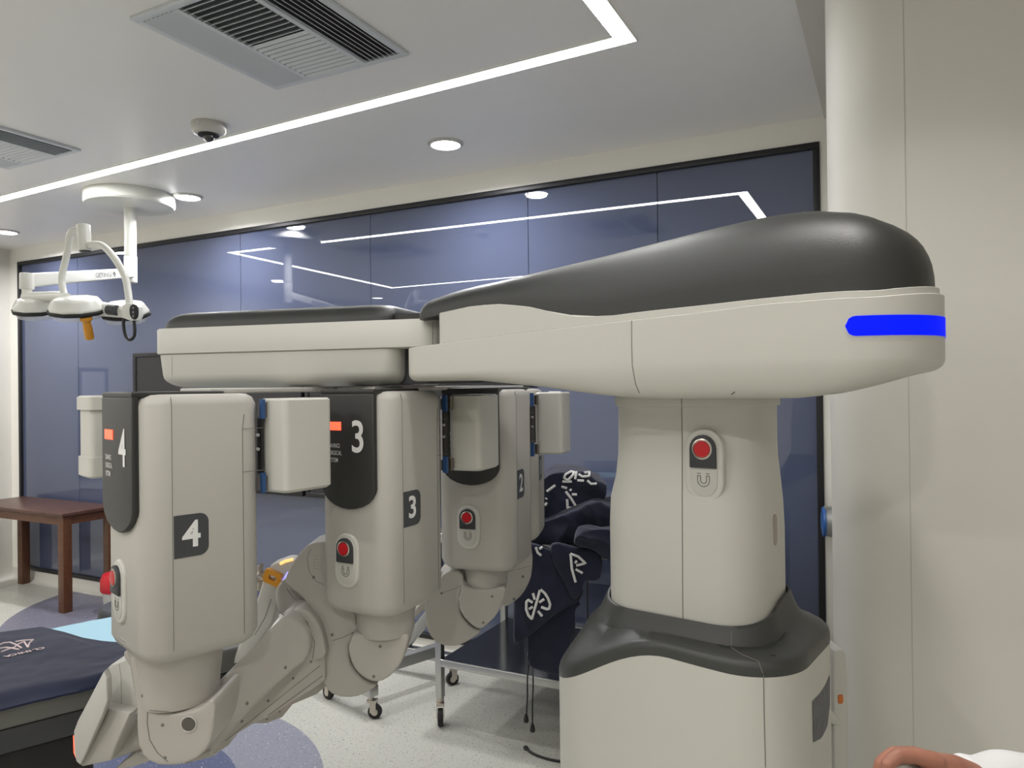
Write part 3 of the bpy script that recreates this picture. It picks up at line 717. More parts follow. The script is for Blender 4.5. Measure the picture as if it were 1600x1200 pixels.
# ================================================================== ARMS
PXW = Pix
ZT, ZBt = 1.494, .963
def arm(num, K, th, A, B, flap, housing=None, full=True):
    th = math.radians(th); s = R0 * math.cos(th) + F0 * math.sin(th); f = R0 * -math.sin(th) + F0 * math.cos(th)
    K = W(*K); P = lambda a, b, z=0: Vector((*(K + s * a + f * b).xy, z))
    nF, nS = -s, -f
    r = .052; c = P(A / 2, B / 2)
    m = MB(); rings = []
    for z, e, rr in ((ZBt, -.035, .03), (ZBt + .004, -.018, .04), (ZBt + .014, -.007, .048), (ZBt + .03, 0, r), (1.2, 0, r), (ZT - .022, 0, r), (ZT - .008, -.005, r), (ZT - .001, -.016, .045), (ZT, -.026, .04)):
        rings.append(rrect(c, s, f, A / 2 + e, B / 2 + e, rr, 8, z))
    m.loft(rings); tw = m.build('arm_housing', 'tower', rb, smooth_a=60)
    S = Surf(tw)
    def add(mb, *a, **k): return mb.build(*a, parent=tw, **k)
    # grey cover down the front and over the top
    w = B / 2 - .030; zc0 = 1.217; bc = B / 2 + .004
    m = MB(); pts = []
    n = 12
    pts = [(bc - w, ZT - .004), (bc - w, zc0 + .05)] + [(bc - w * math.cos(math.pi * k / n), zc0 + .055 - .055 * math.sin(math.pi * k / n)) for k in range(1, n)] + [(bc + w, zc0 + .05), (bc + w, ZT - .004)]
    m.prism([P(.004, b, z) for b, z in pts], nF * .014, bev=.005, seg=3)
    top_ = [(-.010, bc - w), (-.008, bc + w), (.17, bc + w), (.185, bc + w * .7), (.185, bc - w * .7), (.17, bc - w)]
    m.prism([P(a, b, ZT - .006) for a, b in top_], Z_ * .012, bev=.004, seg=3)
    cv = add(m, 'arm_cover', 'grey')
    so = .03 if num == 2 else 0
    # figures and small lettering, lit red status window
    ex = -f  # viewer's right on the front face
    dz = nF * .0144
    m = MB(); text_mesh(m, str(num), P(.004, bc - w * .42, 1.385) + dz, ex, Z_, .105, .0005, bold=.012, sx=.85)
    for i, tx in enumerate(('DAVINCI', 'SURGICAL', 'SYSTEM')): text_mesh(m, tx, P(.004, bc + w * .70, 1.366 - i * .017) + dz, ex, Z_, .0145, .0004, align='LEFT', sx=.62, bold=.01)
    add(m, 'cover_lettering', 'print')
    m = MB(); m.prism([P(.004, bc + b, z) + nF * .0135 for b, z in ((w * .72 - so, 1.403), (w * .20 - so, 1.403), (w * .20 - so, 1.423), (w * .72 - so, 1.423))], nF * .002); add(m, 'arm_status_light', 'redled')
    stop_button_arm(tw, P(0, B * .56, 1.095), ex, nF)
    # square number plate on the side
    a0 = .054; hw = .033; zc = 1.214
    pl = [(a0, zc - .042), (a0 + .050, zc - .042)] + [(a0 + .050 + .018 * math.sin(math.pi / 2 * k / 5), zc - .024 - .018 * math.cos(math.pi / 2 * k / 5)) for k in range(1, 6)] + [(a0 + .050 + .018 * math.cos(math.pi / 2 * k / 5), zc + .024 + .018 * math.sin(math.pi / 2 * k / 5)) for k in range(0, 6)] + [(a0, zc + .042)]
    m = MB(); m.prism([P(a, .0003, z) for a, z in pl], nS * .0012); add(m, 'number_plate', 'plate')
    m = MB(); text_mesh(m, str(num), P(a0 + .034, -.0012, zc), s, Z_, .072, .0003, bold=.022, sx=1.0); add(m, 'plate_number', 'print')
    # seams and service strip
    m = MB(); sr = .0007
    m.tube([P(.052, 0, z) for z in (ZBt + .03, 1.2, ZT - .022)] + [P(.052, .004, ZT - .006)], sr, 6); m.tube([P(A - .048, 0, ZBt + .03), P(A - .048, 0, 1.42), P(A - .044, 0, 1.45)], sr, 6)
    m.tube([P(A - .048, 0, 1.42), P(A - .0, .0, 1.42)], sr * .8, 6); m.tube([P(A - .048, 0, 1.33), P(A - .0, 0, 1.33)], sr * .8, 6); add(m, 'seams', 'seam')
    for z in (1.405, 1.375):
        m = MB(); m.cyl(P(A - .014, .004, z), P(A - .014, -.001, z), .0035, 10); add(m, 'strip_screw', 'alu')
    # hinged box
    L, Kf, R_ = [W(*q) for q in flap]
    e1 = (Kf - L).normalized(); e2 = Vector((-e1.y, e1.x, 0)); dep = max(.09, (R_ - Kf).dot(e2)); wd = (Kf - L).length
    cc = L + e1 * wd / 2 + e2 * dep / 2; z0, z1 = 1.281, 1.482
    m = MB(); m.loft([rrect(cc, e1, e2, wd / 2 + e, dep / 2 + e, .014, 6, z) for z, e in ((z0, -.006), (z0 + .006, 0), (z1 - .004, 0), (z1, -.004))])
    fl_ = add(m, 'hinged_box', 'white')
    hp = P(A + .001, .012)
    for z in (1.458, 1.300):
        m = MB(); q = Vector((L.x, L.y, 0)) + e2 * .012; d = (q - hp); ln = d.length; d.normalize(); pr = d.cross(Z_)
        m.box(hp + d * ln * .5 + Z_ * z, d, pr, Z_, ln / 2, .008, .014)
        m.cyl(hp + d * (ln * .5) - f * .012 + Z_ * (z - .016), hp + d * (ln * .5) - f * .012 + Z_ * (z + .016), .006, 12)
        add(m, 'hinge', 'chrome' if 0 else M['hinge'])
        m = MB(); m.box(P(A - .001, .006, z + .002), s, f, Z_, .004, .006, .021); add(m, 'hinge_bracket', 'bluebracket')
    m = MB(); d = (Vector((L.x, L.y, 0)) - hp); m.box(hp + d * .5 + Z_ * 1.38, d.normalized(), d.normalized().cross(Z_), Z_, d.length / 2 + .002, .0025, .060); add(m, 'hinge_rail', 'black')
    # link up to the boom
    m = MB(); q0 = P(A * .6, B / 2); q1 = Vector(((SP + SD * .45 + SN * .18).xy.to_3d())); d = (q1 - q0); ln = d.length; d.normalize()
    m.box((q0 + q1) / 2 + Z_ * 1.500, d, d.cross(Z_), Z_, ln / 2, .045, .006); add(m, 'arm_link', 'white2', bevel=.003)
    if housing:
        u0, v0, uw, vd, za, zb_ = housing
        m = MB(); m.loft([rrect(W(u0, v0), s, f, uw / 2 + e, vd / 2 + e, .012, 5, z) for z, e in ((za, -.006), (za + .005, 0), (za + .05, 0), (za + .051, -.004), (zb_ - .035, -.004), (zb_ - .034, .002), (zb_ - .004, .002), (zb_, -.003))]); add(m, 'side_box', 'white')
        m = MB(); a_ = W(u0, v0, (za + zb_) / 2); b_ = P(A * .5, B - .01, (za + zb_) / 2); d = (b_ - a_); ln = d.length; d.normalize(); m.box((a_ + b_) / 2, d, d.cross(Z_), Z_, ln / 2, .012, .05); add(m, 'hinge_rail', 'dark')
    return tw, P, s, f, S
M['hinge'] = mat('hinge_metal', (.16, .14, .12), .35, metal=.8)
def stop_button_arm(par, c, ex, nz): stop_button(par, c, ex, nz, .88)

def neck(par, u, v, r, z0, z1=1.0):
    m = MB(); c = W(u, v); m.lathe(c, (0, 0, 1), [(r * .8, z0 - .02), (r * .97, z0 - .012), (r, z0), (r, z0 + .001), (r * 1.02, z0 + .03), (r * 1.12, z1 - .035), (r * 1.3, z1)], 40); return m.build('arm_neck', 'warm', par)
def org(name, par, shapes, mt='warm', voxel=.004, sm=6, label=None):
    """one smooth moulded casing: shapes are (outline in picture points, depth, thickness) or ('tube', pts, r)"""
    m = MB()
    for sh in shapes:
        if sh[0] == 'tube': m.tube([Pix(*p) for p in sh[1]], sh[2], 20)
        elif sh[0] == 'ball': m.sphere(Pix(*sh[1]), sh[2], sh[3] if len(sh) > 3 else None, n=24)
        else:
            pts, v, th = sh[:3]; tl = sh[3] if len(sh) > 3 else (0, 0)
            px_prism(m, catmull(pts, 3), v, th, tl)
    return m.build(name, mt, par, remesh=voxel, sm=sm)
def screws(par, surf, pts, r=.0035, name='screw', mt='seam'):
    m = MB()
    for x, y in pts:
        if name == 'screw': m = MB()
        p, n = surf.px(x, y)
        if p is not None: m.cyl(p - n * .002, p + n * .0006, r, 10)
        if m.v and name == 'screw': m.build(name, mt, par)
    if m.v and name != 'screw': m.build(name, mt, par)

# ---------------- arm 4
t4, P4, s4, f4, S4 = arm(4, (-.702, 1.40), 45, .243, .246, [(-.552, 1.60), (-.478, 1.55), (-.40, 1.655)], (-1.00, 1.80, .09, .10, 1.295, 1.492))
o = neck(t4, -.716, 1.563, .083, .866); ne = Surf(o)
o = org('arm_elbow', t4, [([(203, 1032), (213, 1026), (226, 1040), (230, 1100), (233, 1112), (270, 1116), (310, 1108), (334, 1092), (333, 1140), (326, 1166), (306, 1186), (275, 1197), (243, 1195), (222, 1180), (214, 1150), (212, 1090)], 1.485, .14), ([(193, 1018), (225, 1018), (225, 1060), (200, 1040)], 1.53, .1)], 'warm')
el = Surf(o); screws(t4, el, [(223, 1087), (254, 1133), (258, 1184)]); 
m = MB(); decal_line(m, el, [(231, 1100), (230, 1130), (234, 1156), (246, 1176), (262, 1190)], .001); decal_line(m, ne, [(234, 1110), (275, 1113), (310, 1104), (333, 1091)], .001); m.build('elbow_seam', 'seam', t4)
p, n = el.px(295, 1131)
m = MB(); m.cyl(p - n * .003, p + n * .002, .0135, 28); m.build('elbow_plug', mat('dark_plug', (.09, .08, .07), .5), t4)
m = MB(); m.lathe(p, n, [(.0155, -.001), (.0165, .002), (.0145, .0025), (.0138, .001)], 32, cap=False); m.build('plug_ring', 'white2', t4)
# left instrument carriage
m = MB(); px_prism(m, catmull([(163, 1049), (185, 1035), (203, 1030), (218, 1034), (218, 1108), (205, 1117), (182, 1119), (158, 1119), (163, 1098)], 2), 1.60, .11, (-.0010, 0), bev=.004, seg=3); o = m.build('carriage_joint', 'white2', t4); cS = Surf(o)
m = MB(); decal_line(m, cS, [(186, 1037), (189, 1055), (190, 1085), (189, 1116)], .0006); m.build('joint_seam', 'seam', t4)
m = MB(); px_prism(m, [(158, 1106), (206, 1113), (184, 1160), (172, 1189), (129, 1198), (121, 1192), (116, 1180), (115, 1144), (121, 1128)], 1.602, .10, (-.0010, 0), bev=.003, seg=2); m.build('instrument_carriage', 'warm', t4)
m = MB(); px_prism(m, [(162, 1049), (167, 1060), (168, 1095), (160, 1118), (131, 1184), (125, 1195), (119, 1190), (116, 1178), (115, 1143), (121, 1127)], 1.588, .02, (-.0016, 0), bev=.002, seg=2); m.build('carriage_end_plate', 'white2', t4)
m = MB(); px_prism(m, [(114, 1150), (117, 1150), (118, 1184), (115, 1176)], 1.63, .02); m.build('carriage_status_light', 'redled', t4)
m = MB(); px_prism(m, [(204, 1114), (222, 1108), (222, 1172), (172, 1189), (183, 1160)], 1.63, .07, (0, 0), bev=.006, seg=2); px_prism(m, [(190, 1192), (212, 1176), (240, 1188), (205, 1200), (178, 1203)], 1.62, .06, bev=.005, seg=2); m.build('instrument_slide', 'warm', t4)
# long forearm towards the back
FA = [(325, 1172), (330, 1120), (338, 1070), (352, 1056), (430, 975), (448, 964), (470, 975), (484, 1000), (478, 1030), (452, 1052), (392, 1108), (345, 1160), (332, 1174)]
fo = org('forearm', t4, [(FA, 1.66, .10, (.0011, -.0003))], 'warm')
fS = Surf(fo)
o = org('forearm_joint', t4, [([(440, 962), (452, 955), (470, 952), (485, 958), (500, 980), (508, 1010), (506, 1028), (480, 1036), (455, 1050), (470, 1020), (462, 985)], 1.80, .13)], 'warm'); jS = Surf(o)
m = MB(); decal_line(m, jS, [(462, 957), (480, 972), (492, 1005), (488, 1034)], .001); m.build('joint_seam', 'seam', t4)
SPR = [([(325, 1150), (400, 1090), (470, 1010), (508, 1000), (508, 1062), (500, 1070), (420, 1120), (360, 1150), (328, 1184)], 1.74, .07, 'warm'),
       ([(330, 1165), (366, 1140), (440, 1085), (505, 1035), (508, 1074), (494, 1086), (456, 1102), (440, 1122), (415, 1132), (395, 1132), (366, 1150), (345, 1163)], 1.79, .05, 'warm'),
       ([(318, 1172), (345, 1162), (360, 1152), (356, 1166), (330, 1184), (300, 1192), (285, 1194)], 1.72, .08, 'warm')]
for i, (pts, v, th, mt_) in enumerate(SPR):
    m = MB(); px_prism(m, pts, v, th, (.0009, 0), bev=.006, seg=2); o = m.build('instrument_spar', mt_, t4)
    if i == 1: spS = Surf(o); 
    if i == 0: sp0 = Surf(o)
m = MB(); decal_line(m, sp0, [(352, 1158), (420, 1104), (500, 1040)], .0007); decal_line(m, sp0, [(360, 1158), (430, 1110), (504, 1056)], .0010); m.build('spar_groove', 'seam', t4)
screws(t4, sp0, [(458, 1060), (419, 1095), (378, 1127), (486, 1034)]); screws(t4, spS, [(437, 1112), (417, 1124), (430, 1127)], .0022)
screws(t4, fS, [(446, 1043), (386, 1099)], .004)
p, n = spS.px(449, 1095)
if p is not None:
    m = MB(); m.sphere(p, .0045); m.build('spar_status_light', mat('red_pin_light', (1, .2, .15), .4, emit=4, ecol=(1, .12, .07)), t4)

# ---------------- arm 3
t3, P3, s3, f3, S3 = arm(3, (-.284, 1.685), 62, .246, .222, [(-.170, 1.955), (-.085, 1.92), (-.045, 2.045)])
o = neck(t3, -.322, 1.838, .070, .908)
o = org('arm_elbow', t3, [([(546, 1000), (555, 990), (580, 993), (615, 993), (638, 992), (635, 1012), (628, 1034), (612, 1055), (592, 1066), (572, 1062), (556, 1048), (547, 1030), (544, 1012)], 1.785, .12),
    ([(444, 908), (458, 878), (470, 862), (482, 851), (500, 847), (530, 850), (545, 900), (556, 960), (557, 990), (546, 1002), (545, 1020), (548, 1038), (560, 1054), (578, 1066), (590, 1070), (570, 1084), (548, 1091), (525, 1088), (508, 1074), (500, 1050), (499, 1030), (504, 1008), (498, 985), (484, 950), (468, 930), (452, 918)], 1.83, .11)], 'warm')
eS = Surf(o)
m = MB(); decal_line(m, eS, [(553, 988), (545, 1008), (546, 1028), (555, 1047), (570, 1062), (588, 1069)], .0007); decal_line(m, eS, [(520, 1001), (536, 996), (552, 988)], .0008); m.build('elbow_seam', 'seam', t3); screws(t3, eS, [(594, 1010), (584, 1057), (519, 992)], .004)
m = MB(); decal_line(m, eS, [(486, 857), (480, 872), (483, 893), (494, 908), (506, 914)], .0006); m.build('speaker_rim', 'seam', t3)
sS = eS; screws(t3, sS, [(490, 902)], .004)
random.seed(3)
screws(t3, sS, [(492 + 5 * i + random.uniform(-1, 1), 868 + 5 * j + i) for i in range(3) for j in range(5)], .0010, 'speaker_holes')
o = org('shoulder_joint', t3, [([(430, 925), (440, 908), (452, 905), (470, 918), (492, 940), (504, 975), (500, 990), (480, 960), (460, 958), (445, 966), (433, 950)], 1.90, .12)], 'warm')
jS = Surf(o); m = MB(); decal_line(m, jS, [(448, 919), (456, 932), (470, 943), (476, 946)], .0007); m.build('joint_seam', 'seam', t3)

# ---------------- rear instrument arm seen between housings 4 and 3
m = MB(); px_prism(m, [(405, 925), (412, 898), (436, 905), (444, 918), (432, 950), (428, 972), (400, 1010), (385, 1030), (360, 1042), (372, 1010), (392, 962)], 2.02, .05, (0, 0), bev=.008, seg=3); o = m.build('instrument_arm', 'white2', t3); iS = Surf(o)
m = MB(); decal_line(m, iS, [(424, 936), (414, 965), (398, 992)], .001); m.build('arm_groove', 'seam', t3)
o = org('instrument_head', t3, [([(421, 892), (424, 882), (436, 877), (448, 873), (459, 874), (464, 882), (456, 905), (447, 915), (438, 905), (428, 900)], 2.0, .05)], 'white2', .003, 5); hS = Surf(o)
m = MB(); decal_line(m, hS, [(438, 881), (446, 877), (458, 874)], .0045, sub=5); m.build('orange_light', mat('orange_lit_strip', (.9, .5, .2), .4, emit=.9, ecol=(1, .5, .16)), t3)
m = MB(); decal_line(m, hS, [(452, 895), (444, 908)], .006, sub=5); m.build('blue_glow_light', mat('violet_blue_light', (.4, .4, 1), .4, emit=.9, ecol=(.32, .32, 1)), t3)
m = MB(); 
def q3(x, y, dv=0): return Pix(x, y, 1.985 + dv)
cl = [(414, 890), (419, 889), (440, 899), (438, 912), (433, 918), (412, 909), (410, 903)]
hole = [(421, 898), (433, 903), (430, 910), (419, 905)]
def frame_prism(mb, outer, inner, v, th):
    n = len(outer); oi = [q3(*p) for p in outer]; c = Vector((sum(p[0] for p in inner) / len(inner), sum(p[1] for p in inner) / len(inner)))
    inn = []
    for x, y in outer:
        d = Vector((x, y)) - c; best = None
        for k in range(len(inner)):
            a = Vector(inner[k]); b = Vector(inner[(k + 1) % len(inner)]); e = b - a; den = d.x * e.y - d.y * e.x
            if abs(den) < 1e-6: continue
            w_ = a - c; t = (w_.x * e.y - w_.y * e.x) / den; u = (w_.x * d.y - w_.y * d.x) / den
            if t > 0 and -.01 <= u <= 1.01 and (best is None or t < best): best = t
        inn.append(q3(*(c + d * (best or .4))))
    ext = F0 * th
    o2 = [p + ext for p in oi]; i2 = [p + ext for p in inn]
    mb.loft([oi, inn, i2, o2, oi], False, False)
frame_prism(m, cl, hole, 1.985, .02); m.build('amber_clip', 'yellow', t3, bevel=.0015)
m = MB(); random.seed(5)
for k in range(9):
    x, y = 402 + random.uniform(0, 12), 882 + random.uniform(0, 30); m.cyl(Pix(x, y, 2.03), Pix(x + random.uniform(-5, 5), y + 5, 2.05), .005, 10)
m.tube([Pix(404, 884, 2.04), Pix(409, 900, 2.04), Pix(405, 922, 2.04)], .008, 10); m.build('instrument_wrist', 'chrome', t3)

# ---------------- arm 2
t2, P2, s2, f2, S2 = arm(2, (-.005, 2.10), 72, .238, .236, [(.073, 2.40), (.159, 2.37), (.200, 2.48)])
o = neck(t2, -.085, 2.245, .0635, .912)
o = org('arm_elbow', t2, [([(717, 925), (724, 914), (740, 920), (770, 920), (790, 917), (788, 935), (780, 955), (766, 972), (750, 983), (735, 975), (722, 960), (716, 942)], 2.175, .12),
    ([(690, 900), (712, 890), (724, 900), (722, 915), (716, 930), (716, 948), (724, 966), (740, 982), (752, 986), (735, 1000), (712, 1010), (690, 1008), (674, 996), (667, 980), (664, 955), (668, 930), (684, 920)], 2.21, .11)], 'warm')
eS = Surf(o); m = MB(); decal_line(m, eS, [(721, 916), (716, 935), (719, 953), (728, 970), (744, 983)], .0012); decal_line(m, eS, [(691, 926), (708, 921), (720, 915)], .0006); m.build('elbow_seam', 'seam', t2); screws(t2, eS, [(769, 932), (755, 973), (690, 927), (664, 962)], .004)
o = org('shoulder_link', t2, [([(600, 975), (640, 960), (666, 930), (690, 893), (716, 887), (700, 930), (668, 950), (640, 972), (610, 990)], 2.30, .10)], 'warm')
# ---------------- arm 1
t1, P1, s1, f1, S1 = arm(1, (.082, 2.52), 80, .225, .20, [(.135, 2.79), (.185, 2.785), (.195, 2.88)])
o = org('arm_elbow', t1, [([(785, 885), (828, 862), (831, 892), (826, 912), (815, 930), (800, 943), (787, 948), (775, 930)], 2.50, .12)], 'warm')
eS = Surf(o); m = MB(); decal_line(m, eS, [(792, 893), (812, 889), (829, 884)], .0006); m.build('elbow_seam', 'seam', t1); screws(t1, eS, [(817, 901), (803, 936)], .005)
# ---- control pod hanging on the right flank of the base
m = MB(); px_prism(m, [(1301, 1030), (1304, 1018), (1312, 1015), (1319, 1017), (1323, 1026), (1325, 1060), (1325, 1100), (1325, 1300), (1303, 1300)], 1.70, .16, bev=.006, seg=3); pod = m.build('side_pod', 'white2', rb); pS = Surf(pod)
m = MB(); px_prism(m, [(1294, 1045), (1303, 1030), (1303, 1300), (1294, 1300)], 1.72, .10); m.build('pod_gap_strip', 'black', rb)  # black strip put in for the black gap between base and pod
m = MB(); px_prism(m, [(1310, 1087), (1317, 1086), (1318, 1089), (1318, 1097), (1316, 1100), (1311, 1100), (1310, 1097)], 1.697, .008, bev=.0015, seg=2); m.build('orange_button', 'orange', rb)
m = MB(); px_prism(m, [(1296, 1112), (1304, 1115), (1314, 1127), (1312, 1133), (1302, 1133), (1297, 1128)], 1.692, .03, bev=.003, seg=2); m.build('cable_clip', 'white2', rb)

# ================================================================== CEILING SURGICAL LAMP
pc = onZ(203, 304, CEIL); LV = (pc - CAM).dot(FW)
lm = empty('surgical_lamp', pc, 'white ceiling mounted surgical lamp with jointed arm and amber handle', 'surgical lamp')
m = MB(); m.lathe(pc, (0, 0, -1), [(.241, 0), (.245, .01), (.245, .062), (.239, .072), (.22, .077), (.04, .08)], 64); m.build('ceiling_canopy', 'lamp', lm, smooth_a=30)
m = MB(); zb_ = hgt(204, 442, LV); m.cyl(pc - Z_ * .07, Vector((pc.x, pc.y, zb_ + .16)), .033, 32); m.cyl(Vector((pc.x, pc.y, zb_ + .158)), Vector((pc.x, pc.y, zb_)), .0355, 32, bev=.004); m.build('drop_tube', 'lamp', lm)
m = MB(); a = Pix(207, 426, LV); b = Pix(42, 438, 3.60); d = (b - a).normalized(); q = d.cross(Z_).normalized(); u_ = q.cross(d)
if u_.z < 0: u_ = -u_
m.loft([[p + q * (x * w_) + u_ * (z * h_) for x, z in ((-1, -1), (1, -1), (1, 1), (-1, 1))] for p, w_, h_ in ((a, .025, .027), (b, .03, .034))]); m.build('swing_arm', 'lamp', lm, bevel=.008)
m = MB(); c_ = Pix(136, 428, 3.84); nrm = q if q.dot(FW) < 0 else -q; ex = Z_.cross(nrm).normalized()
p0 = a.lerp(b, .355) + nrm * .0295; ex2 = (-d if (-d).dot(CR) > 0 else d); text_mesh(m, 'GETINGE', p0, ex2, u_, .034, .0008, bold=.01)
pp = a.lerp(b, .245) + nrm * .0302
m.tube([pp - ex2 * .006 + u_ * .014, pp + ex2 * .006, pp - ex2 * .006 - u_ * .014], .003, 6); m.build('arm_lettering', mat('grey_print', (.2, .2, .2), .5), lm)
m = MB(); m.cyl(Pix(42, 427, 3.6), Pix(42, 452, 3.6), .032, 28, bev=.004); m.cyl(Pix(42, 452, 3.6), Pix(42, 464, 3.6), .022, 20); m.build('elbow_post', 'lamp', lm)
m = MB(); m.tube([Pix(40, 465, 3.6), Pix(65, 464, 3.57), Pix(92, 462, 3.5), Pix(104, 464, 3.45)], [.028, .026, .022, .02], 16); m.build('lower_arm', 'lamp', lm)
m = MB(); m.cyl(Pix(130, 351, 3.42), Pix(133, 392, 3.42), .029, 28, bev=.003); m.build('yoke_joint', 'lamp', lm)
m = MB(); m.cyl(Pix(133, 390, 3.42), Pix(133, 393.5, 3.42), .024, 24); m.build('joint_cap', 'dark', lm)
def smooth_path(pts, k=6):
    out = []
    for i in range(len(pts) - 1):
        P_ = [Vector(pts[max(0, min(len(pts) - 1, i + j))]) for j in (-1, 0, 1, 2)]
        for q in range(k):
            t = q / k; out.append(.5 * ((2 * P_[1]) + (-P_[0] + P_[2]) * t + (2 * P_[0] - 5 * P_[1] + 4 * P_[2] - P_[3]) * t * t + (-P_[0] + 3 * P_[1] - 3 * P_[2] + P_[3]) * t ** 3))
    out.append(Vector(pts[-1])); return out
for nm, pts, r in (('yoke_tube', [(128, 360, 3.42), (116, 360, 3.43), (109, 368, 3.44), (105, 395, 3.46), (97, 430, 3.48), (98, 450, 3.48), (102, 466, 3.46)], .0155),
                   ('yoke_tube', [(136, 384, 3.42), (150, 382, 3.40), (163, 386, 3.38), (180, 405, 3.34), (195, 432, 3.32), (200, 455, 3.31), (203, 480, 3.30)], .0155)):
    m = MB(); m.tube(smooth_path([Pix(*p) for p in pts]), r, 16); m.build(nm, 'lamp', lm)
axl = (Z_ * .93 - FW * .30 + CR * .05).normalized()
def pod_(c, r, nm):
    m = MB(); m.lathe(c, axl, [(r * .98, -.004), (r * .97, .008), (r * .80, .040), (r * .74, .046), (r * .3, .052)], 10); ob = m.build(nm, 'lamp', lm, bevel=.006, smooth_a=35)
    m = MB(); m.lathe(c, axl, [(r * .9, -.022), (r * 1.0, -.018), (r * 1.02, -.010), (r * 1.0, -.003)], 10); m.build('rim', 'rubber', ob, bevel=.003)
    m = MB(); m.lathe(c, axl, [(r * .5, -.052), (r * .78, -.044), (r * .9, -.0225)], 24); m.build('lens', 'lens', ob)
    return ob
pod_(Pix(121, 482, 3.42), .125, 'lamp_pod'); pod_(Pix(60, 481, 3.60), .115, 'lamp_pod'); pod_(Pix(196, 488, 3.56), .11, 'lamp_pod')
m = MB(); m.tube([Pix(120, 478, 3.5), Pix(160, 483, 3.46), Pix(203, 488, 3.40)], [.04, .035, .028], 14); m.build('lamp_hub', 'lamp', lm)
m = MB(); m.cyl(Pix(170, 484, 3.40), Pix(182, 485, 3.385), .024, 20); m.build('hub_collar', 'dark', lm)
m = MB(); px_prism(m, [(190, 478), (196, 474), (208, 474), (215, 479), (216, 492), (212, 500), (203, 501), (190, 496)], 3.28, .05, bev=.006, seg=3); ob = m.build('camera_module', 'lamp', lm)
m = MB(); px_prism(m, catmull([(203, 479), (207, 475.5), (213, 477), (215, 485), (214, 495), (209, 499), (204, 495), (202, 487)], 3), 3.272, .012, bev=.002, seg=2); m.build('module_face', 'black', ob)
m = MB()
for y in (481, 488, 494): m.cyl(Pix(208.5, y, 3.271), Pix(208.5, y, 3.28), .006, 14)
m.build('module_lenses', mat('grey_lens', (.18, .19, .21), .2), ob)
m = MB(); m.tube(smooth_path([Pix(*p) for p in ((194, 496, 3.33), (193, 508, 3.32), (196, 524, 3.31), (203, 531, 3.3), (210, 524, 3.3), (210, 506, 3.3), (208, 498, 3.3))]), .007, 12); m.build('loop_handle', 'black', lm)
m = MB(); m.lathe(Pix(134, 496, 3.36), -axl + CR * .05, [(.026, 0), (.026, .012), (.018, .02), (.017, .03), (.0195, .05), (.0195, .095), (.016, .103)], 24); m.build('sterile_handle', 'yellow', lm)

# ================================================================== OPERATING TABLE
A_ = onZ(0, 1112, .775); B_ = onZ(370, 1022, .775); BE = (B_ - A_).normalized(); BM = Vector((-BE.y, BE.x, 0))
bt = empty('operating_table', (A_ + BE * .2 + BM * .28) * 1 - Z_ * .775, 'operating table with grey mattress and black base at the lower left', 'operating table')
def bed(s, w_, z): p = A_ + BE * s + BM * w_; return Vector((p.x, p.y, z))
Lb = (B_ - A_).length + .10
m = MB(); c = bed((-.75 + Lb) / 2, .27, .762); m.box(c, BE, BM, Z_, (Lb + .75) / 2, .27, .033); m.build('mattress', 'pad', bt, bevel=.012)
m = MB(); c = bed((-.75 + .62) / 2, .27, .700); m.box(c, BE, BM, Z_, (.62 + .75) / 2, .262, .028); m.build('frame', 'dark', bt, bevel=.004)
m = MB(); c = bed((.42 + Lb) / 2 - .0, .27, .705); m.box(c + Z_ * .004, BE, BM, Z_, (Lb - .42) / 2 - .01, .25, .018); m.build('leg_section_frame', 'steel', bt, bevel=.003)
m = MB(); p = bed(Lb - .16, .018, .709); m.cyl(p - BM * .004, p + BM * .01, .006, 12); m.build('bolt', 'dark', bt)
m = MB(); c = bed(-.22, .27, .34); m.box(c + Z_ * .165, BE, BM, Z_, .42, .22, .165); m.build('column', 'black', bt, bevel=.02)
m = MB(); m.box(bed(-.22, .27, .07), BE, BM, Z_, .50, .26, .065); m.build('base', 'black', bt, bevel=.02)
# light blue sheet
def cloth_sheet(name, nu, nv, f, mt, th=.004, par=None):
    top = [[f(i / nu, j / nv) for i in range(nu + 1)] for j in range(nv + 1)]
    m = MB(); nn = nu + 1; vs = [p for r in top for p in r]; k = len(vs); vs += [p - Z_ * th for p in vs]; fs = []
    for j in range(nv):
        for i in range(nu):
            a, b, c, d = j * nn + i, j * nn + i + 1, (j + 1) * nn + i + 1, (j + 1) * nn + i; fs += [(a, b, c, d), (a + k, d + k, c + k, b + k)]
    edge = [i for i in range(nn)] + [j * nn + nu for j in range(1, nv + 1)] + [nv * nn + i for i in range(nu - 1, -1, -1)] + [j * nn for j in range(nv - 1, 0, -1)]
    for a, b in zip(edge, edge[1:] + edge[:1]): fs.append((a, a + k, b + k, b))
    m.add(vs, fs); return m.build(name, mt, par, smooth_a=70)
def shf(i, j):
    s_ = .10 + i * .45; w_ = .06 + j * .50; p = bed(s_, w_, .798); return p + Z_ * (.0015 * noise.noise(p * 25) + (-.03 * smooth(.95, 1, j)))
sh = cloth_sheet('light_blue_sheet', 40, 30, shf, 'sheet'); tag(sh, 'light blue disposable sheet lying on the operating table under the navy drape', 'sheet')
NEAR = [(-60, 1122), (0, 1107), (60, 1093), (120, 1078), (190, 1061), (250, 1046)]
FAR = [(-60, 992), (0, 983), (55, 976), (90, 984), (120, 993), (150, 998), (190, 1001), (250, 1006)]
